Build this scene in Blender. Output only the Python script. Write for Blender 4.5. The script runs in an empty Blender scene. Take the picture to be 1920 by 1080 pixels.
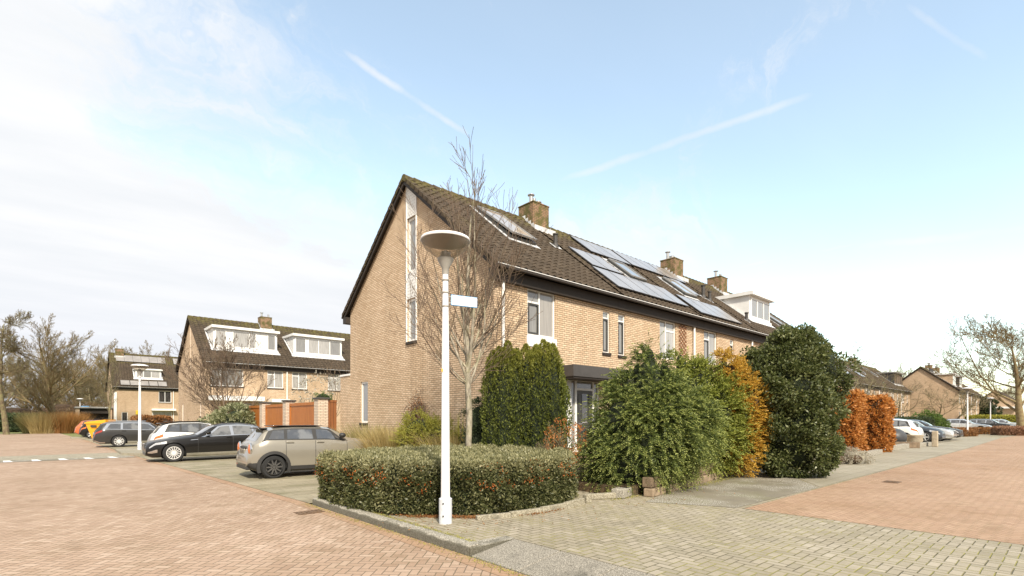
import bpy, bmesh, math, random
import numpy as np
from mathutils import Vector, Matrix
random.seed(7)
R = math.radians
sc = bpy.context.scene
COL = sc.collection
# ------------------------------------------------------------------ camera
# world axes: +x runs along the main facade, +y runs back along its gable, (0,0) is the near corner of the house
CAMP = (-9.26, -11.04, 1.62)
cd = bpy.data.cameras.new('camera'); cam = bpy.data.objects.new('camera', cd); COL.objects.link(cam)
cam.location = CAMP; cam.rotation_euler = (R(90), 0, R(47.95 - 90))
cd.sensor_width = 36; cd.lens = 957 / 1920 * 36; cd.shift_y = 245 / 1920; cd.clip_end = 2000; cd.clip_start = .05
sc.camera = cam
# ------------------------------------------------------------------ sun, sky, exposure
SUN_EL, SUN_DIR = 42, (-.40, -.86)            # horizontal direction towards the sun
sd = bpy.data.lights.new('sun', 'SUN'); so = bpy.data.objects.new('sun', sd); COL.objects.link(so)
sd.energy = 2.9; sd.angle = R(5); sd.color = (1, .915, .78)
_h = Vector((SUN_DIR[0], SUN_DIR[1], 0)).normalized(); _s = Vector((_h.x * math.cos(R(SUN_EL)), _h.y * math.cos(R(SUN_EL)), math.sin(R(SUN_EL))))
so.rotation_euler = _s.to_track_quat('Z', 'Y').to_euler(); so.location = (0, 0, 30)
sc.view_settings.view_transform = 'Standard'; sc.view_settings.look = 'None'
sc.view_settings.exposure = 1.18; sc.view_settings.gamma = 1
sc.cycles.max_bounces = 6; sc.cycles.diffuse_bounces = 3; sc.cycles.transparent_max_bounces = 6
sc.cycles.use_denoising = True

class NT:
    """tiny wrapper for shader node trees"""
    def __init__(s, nt): s.nt = nt; s.N = nt.nodes; s.L = nt.links
    def n(s, t, ins=None, **kw):
        nd = s.N.new(t)
        for k, v in kw.items(): setattr(nd, k, v)
        for k, v in (ins or {}).items(): s.put(nd.inputs[k], v)
        return nd
    def put(s, sock, v):
        if isinstance(v, bpy.types.NodeSocket): s.L.new(v, sock)
        elif isinstance(v, bpy.types.Node): s.L.new(v.outputs[0], sock)
        else: sock.default_value = v
    def m(s, op, a, b=None, c=None, clamp=False):
        nd = s.n('ShaderNodeMath', operation=op, use_clamp=clamp); s.put(nd.inputs[0], a)
        if b is not None: s.put(nd.inputs[1], b)
        if c is not None: s.put(nd.inputs[2], c)
        return nd.outputs[0]
    def vm(s, op, a, b=None):
        nd = s.n('ShaderNodeVectorMath', operation=op); s.put(nd.inputs[0], a)
        if b is not None: s.put(nd.inputs[1], b)
        return nd.outputs['Value'] if op in ('DOT_PRODUCT', 'LENGTH') else nd.outputs[0]
    def mix(s, f, a, b, bt='MIX'):
        nd = s.n('ShaderNodeMix', data_type='RGBA', blend_type=bt); s.put(nd.inputs[0], f)
        s.put(nd.inputs[6], a if not isinstance(a, tuple) else (*a[:3], 1)); s.put(nd.inputs[7], b if not isinstance(b, tuple) else (*b[:3], 1))
        return nd.outputs[2]
    def ss(s, v, a, b):
        nd = s.n('ShaderNodeMapRange', interpolation_type='SMOOTHSTEP'); s.put(nd.inputs[0], v)
        nd.inputs[1].default_value = a; nd.inputs[2].default_value = b
        return nd.outputs[0]
    def noise(s, vec, scale, detail=3, rough=.55, dist=0):
        nd = s.n('ShaderNodeTexNoise'); s.put(nd.inputs['Vector'], vec); nd.inputs['Scale'].default_value = scale
        nd.inputs['Detail'].default_value = detail; nd.inputs['Roughness'].default_value = rough; nd.inputs['Distortion'].default_value = dist
        return nd.outputs['Fac']
    def sep(s, v):
        nd = s.n('ShaderNodeSeparateXYZ'); s.put(nd.inputs[0], v); return nd.outputs
    def comb(s, x, y, z=0.0):
        nd = s.n('ShaderNodeCombineXYZ'); s.put(nd.inputs[0], x); s.put(nd.inputs[1], y); s.put(nd.inputs[2], z); return nd.outputs[0]
    def ramp(s, f, stops):
        nd = s.n('ShaderNodeValToRGB'); s.put(nd.inputs[0], f); el = nd.color_ramp.elements
        while len(el) < len(stops): el.new(.5)
        for e, (p, c) in zip(el, stops): e.position = p; e.color = (*c[:3], 1)
        return nd.outputs[0]

# ---- world: physical sky with thin cloud veils
w = bpy.data.worlds.new('World'); sc.world = w; w.use_nodes = True
T = NT(w.node_tree); T.N.clear()
sky = T.n('ShaderNodeTexSky', sky_type='NISHITA', sun_disc=False)
sky.sun_elevation = R(SUN_EL); sky.sun_rotation = math.atan2(_h.x, _h.y); sky.air_density = 1.0; sky.dust_density = .6; sky.ozone_density = 2
gen = T.n('ShaderNodeTexCoord').outputs['Generated']
d = T.vm('NORMALIZE', gen); sx = T.sep(d)
zc = T.m('MAXIMUM', sx[2], 0.03)
flat = T.comb(T.m('DIVIDE', sx[0], T.m('ADD', zc, .12)), T.m('DIVIDE', sx[1], T.m('ADD', zc, .12)), 0.0)
mp = T.n('ShaderNodeMapping', {'Vector': flat}); mp.inputs['Rotation'].default_value = (0, 0, R(25)); mp.inputs['Scale'].default_value = (.55, 1.5, 1); mp.inputs['Location'].default_value = (3.1, .4, 0)
c1 = T.noise(mp.outputs[0], .7, 7, .5, .5)
mp2 = T.n('ShaderNodeMapping', {'Vector': flat}); mp2.inputs['Rotation'].default_value = (0, 0, R(-30)); mp2.inputs['Scale'].default_value = (.5, 3.0, 1)
c2 = T.noise(mp2.outputs[0], 1.6, 7, .55, .6)
cl = T.m('ADD', T.m('MULTIPLY', c1, .72), T.m('MULTIPLY', c2, .28))
hor = T.ss(sx[2], .52, .02)
camR = (math.cos(R(-42.05)), math.sin(R(-42.05)), 0)      # viewer's right
rt = T.vm('DOT_PRODUCT', d, camR)
left = T.m('MULTIPLY', T.ss(rt, .12, -.62), .16)
bias = T.m('ADD', T.m('MULTIPLY', hor, .18), left)
def pix(px, py):
    c, s_ = math.cos(R(-42.05)), math.sin(R(-42.05))
    v = Vector(((px - 960) / 957, 1, (785 - py) / 957)); return Vector((v.x * c - v.y * s_, v.x * s_ + v.y * c, v.z)).normalized()
wd_ = T.vm('NORMALIZE', T.vm('ADD', d, T.vm('MULTIPLY', T.vm('SUBTRACT', T.n('ShaderNodeTexNoise', {'Vector': d, 'Scale': 3.2, 'Detail': 6.0, 'Roughness': .6}).outputs['Color'], (.5, .5, .5)), (.42, .42, .30))))
for (px_, py_, rad_, amp_) in ((620, 190, .20, -.20), (900, 130, .22, -.17), (1290, 30, .22, -.20), (1120, 215, .16, -.12), (1720, 450, .24, -.40), (1500, 490, .16, -.24), (1860, 230, .17, -.16), (420, 150, .14, -.10), (150, 420, .5, .10), (1560, 230, .22, .10), (1250, 330, .2, .06), (60, 100, .3, .06)):
    g_ = T.ss(T.vm('DOT_PRODUCT', wd_, tuple(pix(px_, py_))), math.cos(rad_ * 1.7), 1.0); bias = T.m('ADD', bias, T.m('MULTIPLY', g_, amp_))
back = T.m('MULTIPLY', T.ss(T.vm('DOT_PRODUCT', d, (.67, .743, 0)), .25, -.35), .35)  # extra cloud added behind the viewer, out of view, to whiten reflections
st3 = T.n('ShaderNodeMapping', {'Vector': wd_}); st3.inputs['Rotation'].default_value = (.2, .5, .9); st3.inputs['Scale'].default_value = (2.2, 9, 6)
wisp = T.m('MULTIPLY', T.m('SUBTRACT', T.noise(st3.outputs[0], 1.3, 9, .66, 1.1), .5), .75)
mask = T.ss(T.m('ADD', T.m('ADD', T.m('ADD', cl, bias), back), wisp), .34, .80)
# contrails: narrow streaks along great circles
def pix(px, py):
    c, s_ = math.cos(R(-42.05)), math.sin(R(-42.05))
    v = Vector(((px - 960) / 957, 1, (785 - py) / 957)); return Vector((v.x * c - v.y * s_, v.x * s_ + v.y * c, v.z)).normalized()
trail = None
for (a, b, wd, st) in (((640, 92), (880, 255), .010, .75), ((1040, 345), (1560, 165), .012, .55), ((1370, 505), (1610, 455), .005, .6), ((1600, 462), (1990, 425), .012, .7), ((1735, 485), (1850, 518), .006, .6), ((1690, 0), (1860, 120), .010, .4)):
    A, B = pix(*a), pix(*b); nn = A.cross(B).normalized(); mid = (A + B).normalized(); half = A.angle(B) / 2
    dist = T.m('ABSOLUTE', T.m('ADD', T.vm('DOT_PRODUCT', d, tuple(nn)), T.m('MULTIPLY', T.m('SUBTRACT', T.noise(d, 14, 4), .5), .014)))
    acr = T.ss(dist, wd, 0.0)
    al = T.ss(T.vm('DOT_PRODUCT', d, tuple(mid)), math.cos(half * 1.15), math.cos(half * .6))
    v = T.m('MULTIPLY', T.m('MULTIPLY', T.m('MULTIPLY', acr, al), T.ss(T.noise(d, 9, 5), .2, .65)), st)
    trail = v if trail is None else T.m('MAXIMUM', trail, v)
mask = T.m('MAXIMUM', T.m('ADD', .18, T.m('MULTIPLY', mask, .82)), trail)
below = T.ss(sx[2], .0, -.05)
blue = T.mix(1.0, sky.outputs[0], (3.6, 3.25, 2.55), 'MULTIPLY')
cc = T.mix(T.ss(T.noise(mp.outputs[0], 2.0, 5), .3, .7), (6.9, 7.1, 7.35), (7.7, 7.75, 7.85))
cc = T.mix(T.m('MULTIPLY', T.ss(sx[2], .30, .0), .8), cc, (6.55, 6.75, 7.3))
skyc = T.mix(mask, blue, cc)
skyc = T.mix(below, skyc, (2.2, 1.9, 1.5))
bg = T.n('ShaderNodeBackground', {'Color': skyc}); bg.inputs['Strength'].default_value = .058
out = T.n('ShaderNodeOutputWorld'); T.L.new(bg.outputs[0], out.inputs[0])

# ------------------------------------------------------------------ materials
MATS = {}
def mat(name, build):
    m = bpy.data.materials.new(name); m.use_nodes = True; t = NT(m.node_tree); t.N.clear()
    bs = t.n('ShaderNodeBsdfPrincipled'); o = t.n('ShaderNodeOutputMaterial'); t.L.new(bs.outputs[0], o.inputs[0])
    t.bs = bs; build(t); MATS[name] = m; return m
def setb(t, col=None, rough=None, bump=None, bs=.3, dist=.02, **kw):
    if col is not None: t.put(t.bs.inputs['Base Color'], col if not isinstance(col, tuple) else (*col[:3], 1))
    if rough is not None: t.put(t.bs.inputs['Roughness'], rough)
    for k, v in kw.items(): t.put(t.bs.inputs[k.replace('_', ' ')], v)
    if bump is not None:
        b = t.n('ShaderNodeBump'); b.inputs['Strength'].default_value = bs; b.inputs['Distance'].default_value = dist; t.put(b.inputs['Height'], bump); t.L.new(b.outputs[0], t.bs.inputs['Normal'])
def plain(name, col, rough=.6, var=.12, scale=6, bump=0.0, **kw):
    def f(t):
        p = t.n('ShaderNodeTexCoord').outputs['Object']; nz = t.noise(p, scale, 5)
        c = t.mix(t.ss(nz, .25, .75), tuple(v * (1 - var) for v in col), tuple(min(1, v * (1 + var)) for v in col))
        setb(t, c, rough, nz if bump else None, bump or .1, .01, **kw)
    return mat(name, f)
def wallvec(t):
    p = t.n('ShaderNodeTexCoord'); nrm = t.sep(p.outputs['Normal']); o = t.sep(p.outputs['Object'])
    side = t.m('GREATER_THAN', t.m('ABSOLUTE', nrm[0]), .6)
    h = t.m('ADD', t.m('MULTIPLY', o[0], t.m('SUBTRACT', 1.0, side)), t.m('MULTIPLY', o[1], side))
    return t.comb(h, o[2], 0.0), p.outputs['Object'], o
def brick(name, c1, c2, mortar, moss=0.0, bw=.22, bh=.0667, ms=.011):
    def f(t):
        v, ob, o = wallvec(t)
        b = t.n('ShaderNodeTexBrick', {'Vector': v}); b.inputs['Scale'].default_value = 1; b.inputs['Brick Width'].default_value = bw
        b.inputs['Row Height'].default_value = bh; b.inputs['Mortar Size'].default_value = ms; b.inputs['Mortar Smooth'].default_value = .3
        b.inputs['Color1'].default_value = (*c1, 1); b.inputs['Color2'].default_value = (*c2, 1); b.inputs['Mortar'].default_value = (*mortar, 1)
        b.offset = .5
        big = t.noise(ob, .55, 4, .6); fine = t.noise(ob, 22, 4)
        c = t.mix(t.ss(big, .3, .75), b.outputs[0], t.mix(1.0, b.outputs[0], (.86, .84, .80), 'MULTIPLY'))
        c = t.mix(t.m('MULTIPLY', t.ss(fine, .45, .8), .5), c, t.mix(1.0, c, (1.25, 1.22, 1.18), 'MULTIPLY'))
        stv = t.n('ShaderNodeMapping', {'Vector': ob}); stv.inputs['Scale'].default_value = (2.2, 2.2, .16)
        streak = t.ss(t.noise(stv.outputs[0], 1.2, 5), .55, .8)
        c = t.mix(t.m('MULTIPLY', streak, .34), c, (.17, .13, .085)); c = t.mix(t.m('MULTIPLY', t.ss(t.m('ADD', o[2], t.m('MULTIPLY', big, .8)), 1.3, .3), .45), c, t.mix(1.0, c, (.62, .60, .50), 'MULTIPLY'))
        if moss: c = t.mix(t.m('MULTIPLY', t.ss(t.noise(ob, 3.5, 5), .38, .62), moss), c, t.mix(t.noise(ob, 8, 3), (.035, .025, .015), (.16, .15, .03)))
        setb(t, c, .9, t.m('ADD', t.m('MULTIPLY', b.outputs['Fac'], -1.0), t.m('MULTIPLY', fine, .35)), 1.0, .012)
    return mat(name, f)
brick('brick_wall', (.56, .40, .262), (.72, .55, .385), (.29, .215, .14))
brick('brick_far', (.52, .365, .235), (.62, .455, .305), (.33, .25, .175))
brick('brick_pillar', (.62, .49, .38), (.72, .60, .48), (.30, .25, .2))
brick('brick_chimney', (.30, .18, .10), (.36, .22, .13), (.13, .10, .07), moss=.95)

def herring(name, cols, joint, jw, moss_amt, S=.105, big=(.8, .8, .8), jmoss=(.30, .27, .06), rough=.85, rot=0):
    """herringbone clay pavers: cells of side S, bricks 1x2 cells"""
    def f(t):
        pos = t.n('ShaderNodeNewGeometry').outputs['Position']
        wob = t.n('ShaderNodeTexNoise', {'Vector': pos, 'Scale': 1.3, 'Detail': 3.0})
        p = t.vm('ADD', pos, t.vm('MULTIPLY', t.vm('SUBTRACT', wob.outputs['Color'], (.5, .5, .5)), (.035, .035, 0)))
        if rot:
            rm = t.n('ShaderNodeMapping', {'Vector': p}); rm.inputs['Rotation'].default_value = (0, 0, R(rot)); p = rm.outputs[0]
        q = t.sep(t.vm('MULTIPLY', p, (1 / S, 1 / S, 0)))
        i, j = t.m('FLOOR', q[0]), t.m('FLOOR', q[1]); fx, fy = t.m('SUBTRACT', q[0], i), t.m('SUBTRACT', q[1], j)
        k = t.m('FLOORED_MODULO', t.m('SUBTRACT', i, j), 4.0)
        vert = t.m('GREATER_THAN', k, 1.5); odd = t.m('MULTIPLY', t.m('GREATER_THAN', k, .5), t.m('LESS_THAN', k, 2.5))
        e1 = t.m('MULTIPLY', t.m('GREATER_THAN', k, .5), t.m('LESS_THAN', k, 1.5))      # k==1
        e2 = t.m('MULTIPLY', t.m('GREATER_THAN', k, 1.5), t.m('LESS_THAN', k, 2.5))     # k==2
        inv = t.m('SUBTRACT', 1.0, vert)
        u = t.m('ADD', t.m('ADD', t.m('MULTIPLY', fx, inv), t.m('MULTIPLY', fy, vert)), t.m('ADD', e1, e2))
        v = t.m('ADD', t.m('MULTIPLY', fy, inv), t.m('MULTIPLY', fx, vert))
        ed = t.m('MINIMUM', t.m('MINIMUM', u, t.m('SUBTRACT', 2.0, u)), t.m('MINIMUM', v, t.m('SUBTRACT', 1.0, v)))
        bid = t.comb(t.m('SUBTRACT', i, e1), t.m('SUBTRACT', j, e2), vert)
        wn = t.n('ShaderNodeTexWhiteNoise', {'Vector': bid}, noise_dimensions='3D')
        c = t.ramp(wn.outputs['Value'], [(x / (len(cols) - 1), cc_) for x, cc_ in enumerate(cols)])
        bn = t.noise(pos, .45, 5, .62); fn = t.noise(pos, 30, 4, .7); mn = t.noise(pos, 1.7, 5, .65)
        c = t.mix(t.ss(bn, .35, .7), c, t.mix(1.0, c, big, 'MULTIPLY'))
        c = t.mix(t.m('MULTIPLY', t.ss(fn, .35, .75), .45), c, t.mix(1.0, c, (1.3, 1.27, 1.22), 'MULTIPLY'))
        c = t.mix(t.m('MULTIPLY', t.ss(mn, .5, .72), .55), c, t.mix(1.0, c, (.66, .64, .58), 'MULTIPLY'))
        pn = t.noise(pos, .16, 3, .5); c = t.mix(t.m('MULTIPLY', t.ss(pn, .42, .6), .35), c, t.mix(1.0, c, (.80, .78, .74), 'MULTIPLY'))
        jn = t.mix(t.m('MULTIPLY', t.ss(mn, .4 , .6), moss_amt), joint, jmoss)
        jm = t.ss(t.m('ADD', ed, t.m('MULTIPLY', t.m('SUBTRACT', fn, .5), .06)), jw, jw * .35)
        c = t.mix(jm, c, jn)
        setb(t, c, rough, t.m('ADD', t.m('ADD', t.m('MULTIPLY', jm, -1.0), t.m('MULTIPLY', fn, .25)), t.m('MULTIPLY', wn.outputs['Value'], .3)), .8, .012)
    return mat(name, f)
herring('paver_red', [(.33, .228, .158), (.41, .295, .215), (.37, .26, .185), (.46, .345, .26)], (.19, .14, .095), .075, .6, big=(.84, .81, .77), jmoss=(.16, .13, .05), S=.095, rot=45)
herring('paver_orange', [(.33, .213, .138), (.40, .268, .18), (.36, .235, .155)], (.24, .155, .095), .065, .3, big=(.86, .82, .76), S=.095, rot=45)
herring('paver_grey', [(.26, .228, .165), (.33, .287, .215), (.295, .257, .19), (.37, .325, .252)], (.13, .11, .06), .085, .95, big=(.85, .84, .8), jmoss=(.27, .245, .06))
def slabs(name, col, bw, bh, ang=0, joint=(.2, .18, .12), mossy=.4, spk=0.0, band=0):
    def f(t):
        pos = t.n('ShaderNodeNewGeometry').outputs['Position']
        mpn = t.n('ShaderNodeMapping', {'Vector': pos}); mpn.inputs['Rotation'].default_value = (0, 0, R(ang))
        b = t.n('ShaderNodeTexBrick', {'Vector': mpn.outputs[0]}); b.inputs['Scale'].default_value = 1; b.inputs['Brick Width'].default_value = bw; b.inputs['Row Height'].default_value = bh
        b.inputs['Mortar Size'].default_value = .008; b.inputs['Color1'].default_value = (*col, 1); b.inputs['Color2'].default_value = (*[v * .88 for v in col], 1); b.inputs['Mortar'].default_value = (*joint, 1)
        mn = t.noise(pos, 1.1, 6, .65); fn = t.noise(pos, 45, 3, .7)
        c = t.mix(t.m('MULTIPLY', t.ss(mn, .45, .7), mossy), b.outputs[0], (.155, .15, .07))
        c = t.mix(t.m('MULTIPLY', t.ss(t.noise(pos, .4, 4), .4, .7), .5), c, t.mix(1.0, c, (.7, .7, .66), 'MULTIPLY'))
        c = t.mix(t.m('MULTIPLY', t.ss(fn, .4, .7), .5), c, t.mix(1.0, c, (1.35, 1.33, 1.28), 'MULTIPLY'))
        if band:
            m2 = t.n('ShaderNodeMapping', {'Vector': pos}); m2.inputs['Scale'].default_value = (.22, 1.5, 1); c = t.mix(t.m('MULTIPLY', t.ss(t.noise(m2.outputs[0], 1.1, 4, .6), .42, .62), band), c, t.mix(1.0, c, (.62, .60, .50), 'MULTIPLY'))
        if spk: c = t.mix(t.m('MULTIPLY', t.m('MULTIPLY', t.m('GREATER_THAN', t.noise(pos, 48, 2, .5), .57), t.ss(t.noise(pos, .9, 4, .6), .44, .6)), spk), c, (.62, .60, .54))
        setb(t, c, .85, t.m('ADD', t.m('MULTIPLY', b.outputs['Fac'], -1.0), t.m('MULTIPLY', fn, .5)), .4, .01)
    return mat(name, f)
slabs('bay_concrete', (.32, .28, .20), .4, .4, 0, mossy=.6, band=.6)
slabs('walk_slab', (.31, .275, .21), .3, .3, 0, mossy=.25)
slabs('dark_mossy_slab', (.20, .175, .13), .3, .3, 0, mossy=.5, spk=.8)
def speckle(name, a, b_, sc_, lighta=.62):
    def f(t):
        pos = t.n('ShaderNodeNewGeometry').outputs['Position']
        fn = t.noise(pos, sc_, 4, .75); g = t.noise(pos, 2.5, 5, .65)
        c = t.mix(t.ss(fn, .42, .62), a, b_); c = t.mix(t.m('MULTIPLY', t.ss(g, .5, .75), .7), c, (.07, .065, .05))
        setb(t, c, .9, fn, .5, .008)
    return mat(name, f)
def kerbm(t):
    pos = t.n('ShaderNodeNewGeometry').outputs['Position']; z_ = t.sep(pos)[2]; fn = t.noise(pos, 70, 4, .75); g = t.noise(pos, 3.5, 5, .65)
    c = t.mix(t.ss(fn, .42, .62), (.15, .135, .105), (.50, .46, .38)); low_dark = t.ss(t.m('ADD', z_, t.m('MULTIPLY', t.m('SUBTRACT', g, .5), .09)), .118, .095)  # darker towards the bottom, with a noisy edge
    c = t.mix(t.m('MULTIPLY', low_dark, .75), c, (.055, .05, .03)); setb(t, c, .9, fn, .5, .008)
mat('kerb_stone', kerbm)
speckle('ramp_slab', (.13, .115, .09), (.42, .38, .31), 80)
speckle('edging_stone', (.20, .175, .12), (.42, .38, .29), 40)
def earthm(t):
    pos = t.n('ShaderNodeNewGeometry').outputs['Position']; n1 = t.noise(pos, 14, 5, .7); n2 = t.noise(pos, .8, 4)
    c = t.mix(t.ss(n1, .35, .65), (.05, .035, .02), (.17, .11, .055)); c = t.mix(t.m('MULTIPLY', t.ss(n2, .45, .7), .5), c, (.11, .11, .03)); setb(t, c, .95, n1, .6, .03)
mat('earth', earthm)
def leaflit(t):
    pos = t.n('ShaderNodeNewGeometry').outputs['Position']; n1 = t.noise(pos, 38, 4, .7)
    setb(t, t.mix(t.ss(n1, .35, .65), (.10, .055, .03), (.30, .17, .09)), .9, n1, .6, .02)
mat('leaf_litter', leaflit)
def grassm(t):
    pos = t.n('ShaderNodeNewGeometry').outputs['Position']; n1 = t.noise(pos, 4, 6, .7); n2 = t.noise(pos, .12, 4)
    c = t.mix(t.ss(n1, .35, .65), (.10, .12, .03), (.24, .25, .07)); c = t.mix(t.m('MULTIPLY', t.ss(n2, .4, .7), .6), c, (.16, .12, .06)); setb(t, c, .95)
mat('grass', grassm)

def tilem(t):
    tc = t.n('ShaderNodeTexCoord').outputs['Object']; o = t.sep(tc)
    mpn = t.n('ShaderNodeMapping', {'Vector': tc}); mpn.inputs['Scale'].default_value = (1 / .3, 1 / .275, 0)
    q = t.sep(mpn.outputs[0]); wn = t.n('ShaderNodeTexWhiteNoise', {'Vector': t.comb(t.m('FLOOR', q[0]), t.m('FLOOR', q[1]), 0.0)}, noise_dimensions='3D')
    c = t.mix(wn.outputs['Value'], (.048, .035, .023), (.070, .051, .034))
    n1 = t.noise(tc, 5, 5, .65); n2 = t.noise(tc, .6, 4)
    c = t.mix(t.m('MULTIPLY', t.ss(n1, .45, .75), .35), c, (.15, .12, .085))
    up = t.m('MULTIPLY', t.ss(o[2], 9.0, 10.0), t.ss(t.noise(tc, 3.2, 5, .6), .36, .62))
    lowm = t.m('MULTIPLY', t.ss(n2, .55, .75), t.ss(n1, .4, .6))
    c = t.mix(t.m('MAXIMUM', t.m('MULTIPLY', up, .6), t.m('MULTIPLY', lowm, .28)), c, (.13, .115, .028))
    setb(t, c, .85, n1, .3, .01, Specular_IOR_Level=.25)
mat('roof_tile', tilem)
def solarm(t):
    tc = t.n('ShaderNodeTexCoord').outputs['Object']
    setb(t, t.mix(t.ss(t.noise(tc, 1.2, 3), .3, .7), (.24, .215, .19), (.31, .28, .25)), .3, Specular_IOR_Level=.8, Coat_Weight=.6, Coat_Roughness=.25, Coat_IOR=1.6)  # pale base colour stands in for sky reflected in the panels
mat('solar_glass', solarm)
def glassm(name, a, b_, sc_=2.0):
    def f(t):
        tc = t.n('ShaderNodeTexCoord').outputs['Object']
        mpn = t.n('ShaderNodeMapping', {'Vector': tc}); mpn.inputs['Scale'].default_value = (9, 9, .6)
        setb(t, t.mix(t.ss(t.noise(mpn.outputs[0], sc_, 2), .35, .65), a, b_), .06, Specular_IOR_Level=.9, Coat_Weight=.6, Coat_Roughness=.02)
    return mat(name, f)
glassm('glass_grey', (.19, .185, .175), (.24, .235, .22)); glassm('glass_curtain', (.30, .29, .27), (.40, .385, .36)); glassm('glass_mid', (.27, .25, .225), (.31, .29, .26)); glassm('glass_dark', (.02, .02, .02), (.06, .055, .05))
def cglass(t):
    tc = t.n('ShaderNodeTexCoord').outputs['Object']
    setb(t, t.mix(t.ss(t.noise(tc, 2.3, 3), .4, .6), (.035, .035, .035), (.13, .13, .125)), .04, Specular_IOR_Level=1.0, Coat_Weight=1.0, Coat_Roughness=.02, Coat_IOR=1.8)
mat('car_glass', cglass)
plain('white_paint', (.78, .77, .74), .45, .05, 3); plain('white_board', (.74, .73, .70), .55, .07, 2)
plain('dark_frame', (.045, .045, .042), .4); plain('fascia_brown', (.026, .019, .014), .7); plain('canopy_grey', (.06, .054, .05), .55)
plain('flue_steel', (.50, .49, .47), .3, .15, Metallic=.7); plain('zinc', (.40, .39, .37), .45, .2, 8, Metallic=.6); plain('lead', (.55, .55, .55), .5, .25, 5); plain('black_pipe', (.05, .045, .04), .6)
plain('lamp_white', (.80, .79, .79), .35, .04, 4); plain('lamp_grey', (.27, .255, .225), .5, .1, 8); plain('lamp_base_grey', (.58, .59, .61), .5, .12, 14)
plain('rubber', (.018, .018, .018), .75); plain('black_plastic', (.03, .029, .028), .55); plain('chrome', (.65, .65, .65), .18, .05, Metallic=1.0)
plain('rim_silver', (.78, .77, .74), .35, .05, Metallic=.3); plain('rim_black', (.04, .04, .04), .4); plain('rim_dark', (.16, .155, .15), .25, Metallic=.6)
plain('light_red', (.30, .025, .012), .15, .3, 30, Coat_Weight=1.0); plain('light_amber', (.52, .13, .02), .15, .4, 30, Coat_Weight=1.0); plain('light_clear', (.5, .5, .5), .1, .3, 30, Coat_Weight=1.0, Metallic=.4)
plain('container_yellow', (.80, .36, .02), .5, .08); plain('sign_blue', (.06, .30, .60), .4); plain('sign_white', (.80, .83, .88), .35, .02); plain('yellow_box', (.72, .50, .04), .5)
plain('stone_post', (.40, .33, .235), .85, .2, 12, .4); plain('weathered_wood', (.17, .12, .075), .85, .35, 5, .5); plain('pale_timber', (.27, .20, .13), .85, .25, 7, .4); plain('blind_beige', (.42, .35, .27), .15, .05, 3, Coat_Weight=.5); plain('sticker_orange', (.8, .4, .05), .5); plain('tarp', (.05, .05, .05), .5)
plain('iron_cover', (.14, .085, .045), .7, .4, 20)
def paint(name, col, metal=.0, rough=.32):
    dk = max(col) < .1; return plain(name, col, rough, .03, 1.5, Metallic=metal, Coat_Weight=.45 if dk else 1.0, Coat_Roughness=.04, Specular_IOR_Level=.2 if dk else .5)
paint('paint_beige', (.29, .265, .215), .35); paint('paint_black', (.010, .009, .008)); paint('paint_grey', (.045, .043, .04), .3); paint('paint_white', (.76, .76, .74)); paint('paint_silver', (.5, .5, .48), .4); paint('paint_orange', (.45, .11, .03)); paint('paint_darkblue', (.05, .058, .068), .2)
def woodm(name, a, b_):
    def f(t):
        v, ob, o = wallvec(t); q = t.sep(v)
        pl = t.m('FRACT', t.m('MULTIPLY', q[0], 1 / .14)); gid = t.n('ShaderNodeTexWhiteNoise', {'Vector': t.comb(t.m('FLOOR', t.m('MULTIPLY', q[0], 1 / .14)), 0.0, 0.0)}, noise_dimensions='3D')
        mpn = t.n('ShaderNodeMapping', {'Vector': ob}); mpn.inputs['Scale'].default_value = (14, 14, .9)
        c = t.mix(t.ss(t.noise(mpn.outputs[0], 1.5, 5), .3, .7), a, b_); c = t.mix(t.m('MULTIPLY', gid.outputs['Value'], .35), c, t.mix(1.0, c, (.7, .66, .6), 'MULTIPLY'))
        gap = t.ss(t.m('MINIMUM', pl, t.m('SUBTRACT', 1.0, pl)), .09, .02)
        setb(t, t.mix(gap, c, (.07, .025, .008)), .5, t.m('MULTIPLY', gap, -1.0), .5, .01)
    return mat(name, f)
woodm('gate_wood', (.40, .125, .022), (.50, .185, .04)); woodm('gate_wood_dark', (.21, .075, .025), (.27, .105, .035))
def boardm(t):
    o = t.sep(t.n('ShaderNodeTexCoord').outputs['Object']); f = t.m('FRACT', t.m('MULTIPLY', o[2], 1 / .11))
    setb(t, t.mix(t.ss(f, .14, .03), (.74, .73, .70), (.40, .38, .35)), .5, t.ss(f, 0, .3), .5, .01)
mat('siding', boardm)
def barkm(name, a, b_, lich):
    def f(t):
        ob = t.n('ShaderNodeTexCoord').outputs['Object']; mpn = t.n('ShaderNodeMapping', {'Vector': ob}); mpn.inputs['Scale'].default_value = (1, 1, .35)
        n1 = t.noise(mpn.outputs[0], 12, 6, .7); c = t.mix(t.ss(n1, .35, .65), a, b_)
        c = t.mix(t.m('MULTIPLY', t.ss(t.noise(ob, 3, 4), .42, .65), lich), c, (.26, .25, .11)); setb(t, c, .9, n1, .7, .02)
    return mat(name, f)
barkm('bark_pale', (.16, .135, .10), (.42, .37, .29), .35); barkm('bark_twig', (.10, .066, .045), (.21, .145, .10), .15)
barkm('bark_brown', (.10, .075, .045), (.22, .17, .10), .6); barkm('bark_moss', (.14, .095, .045), (.26, .19, .10), .45); barkm('bark_far', (.15, .10, .05), (.23, .16, .085), .3)
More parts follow.
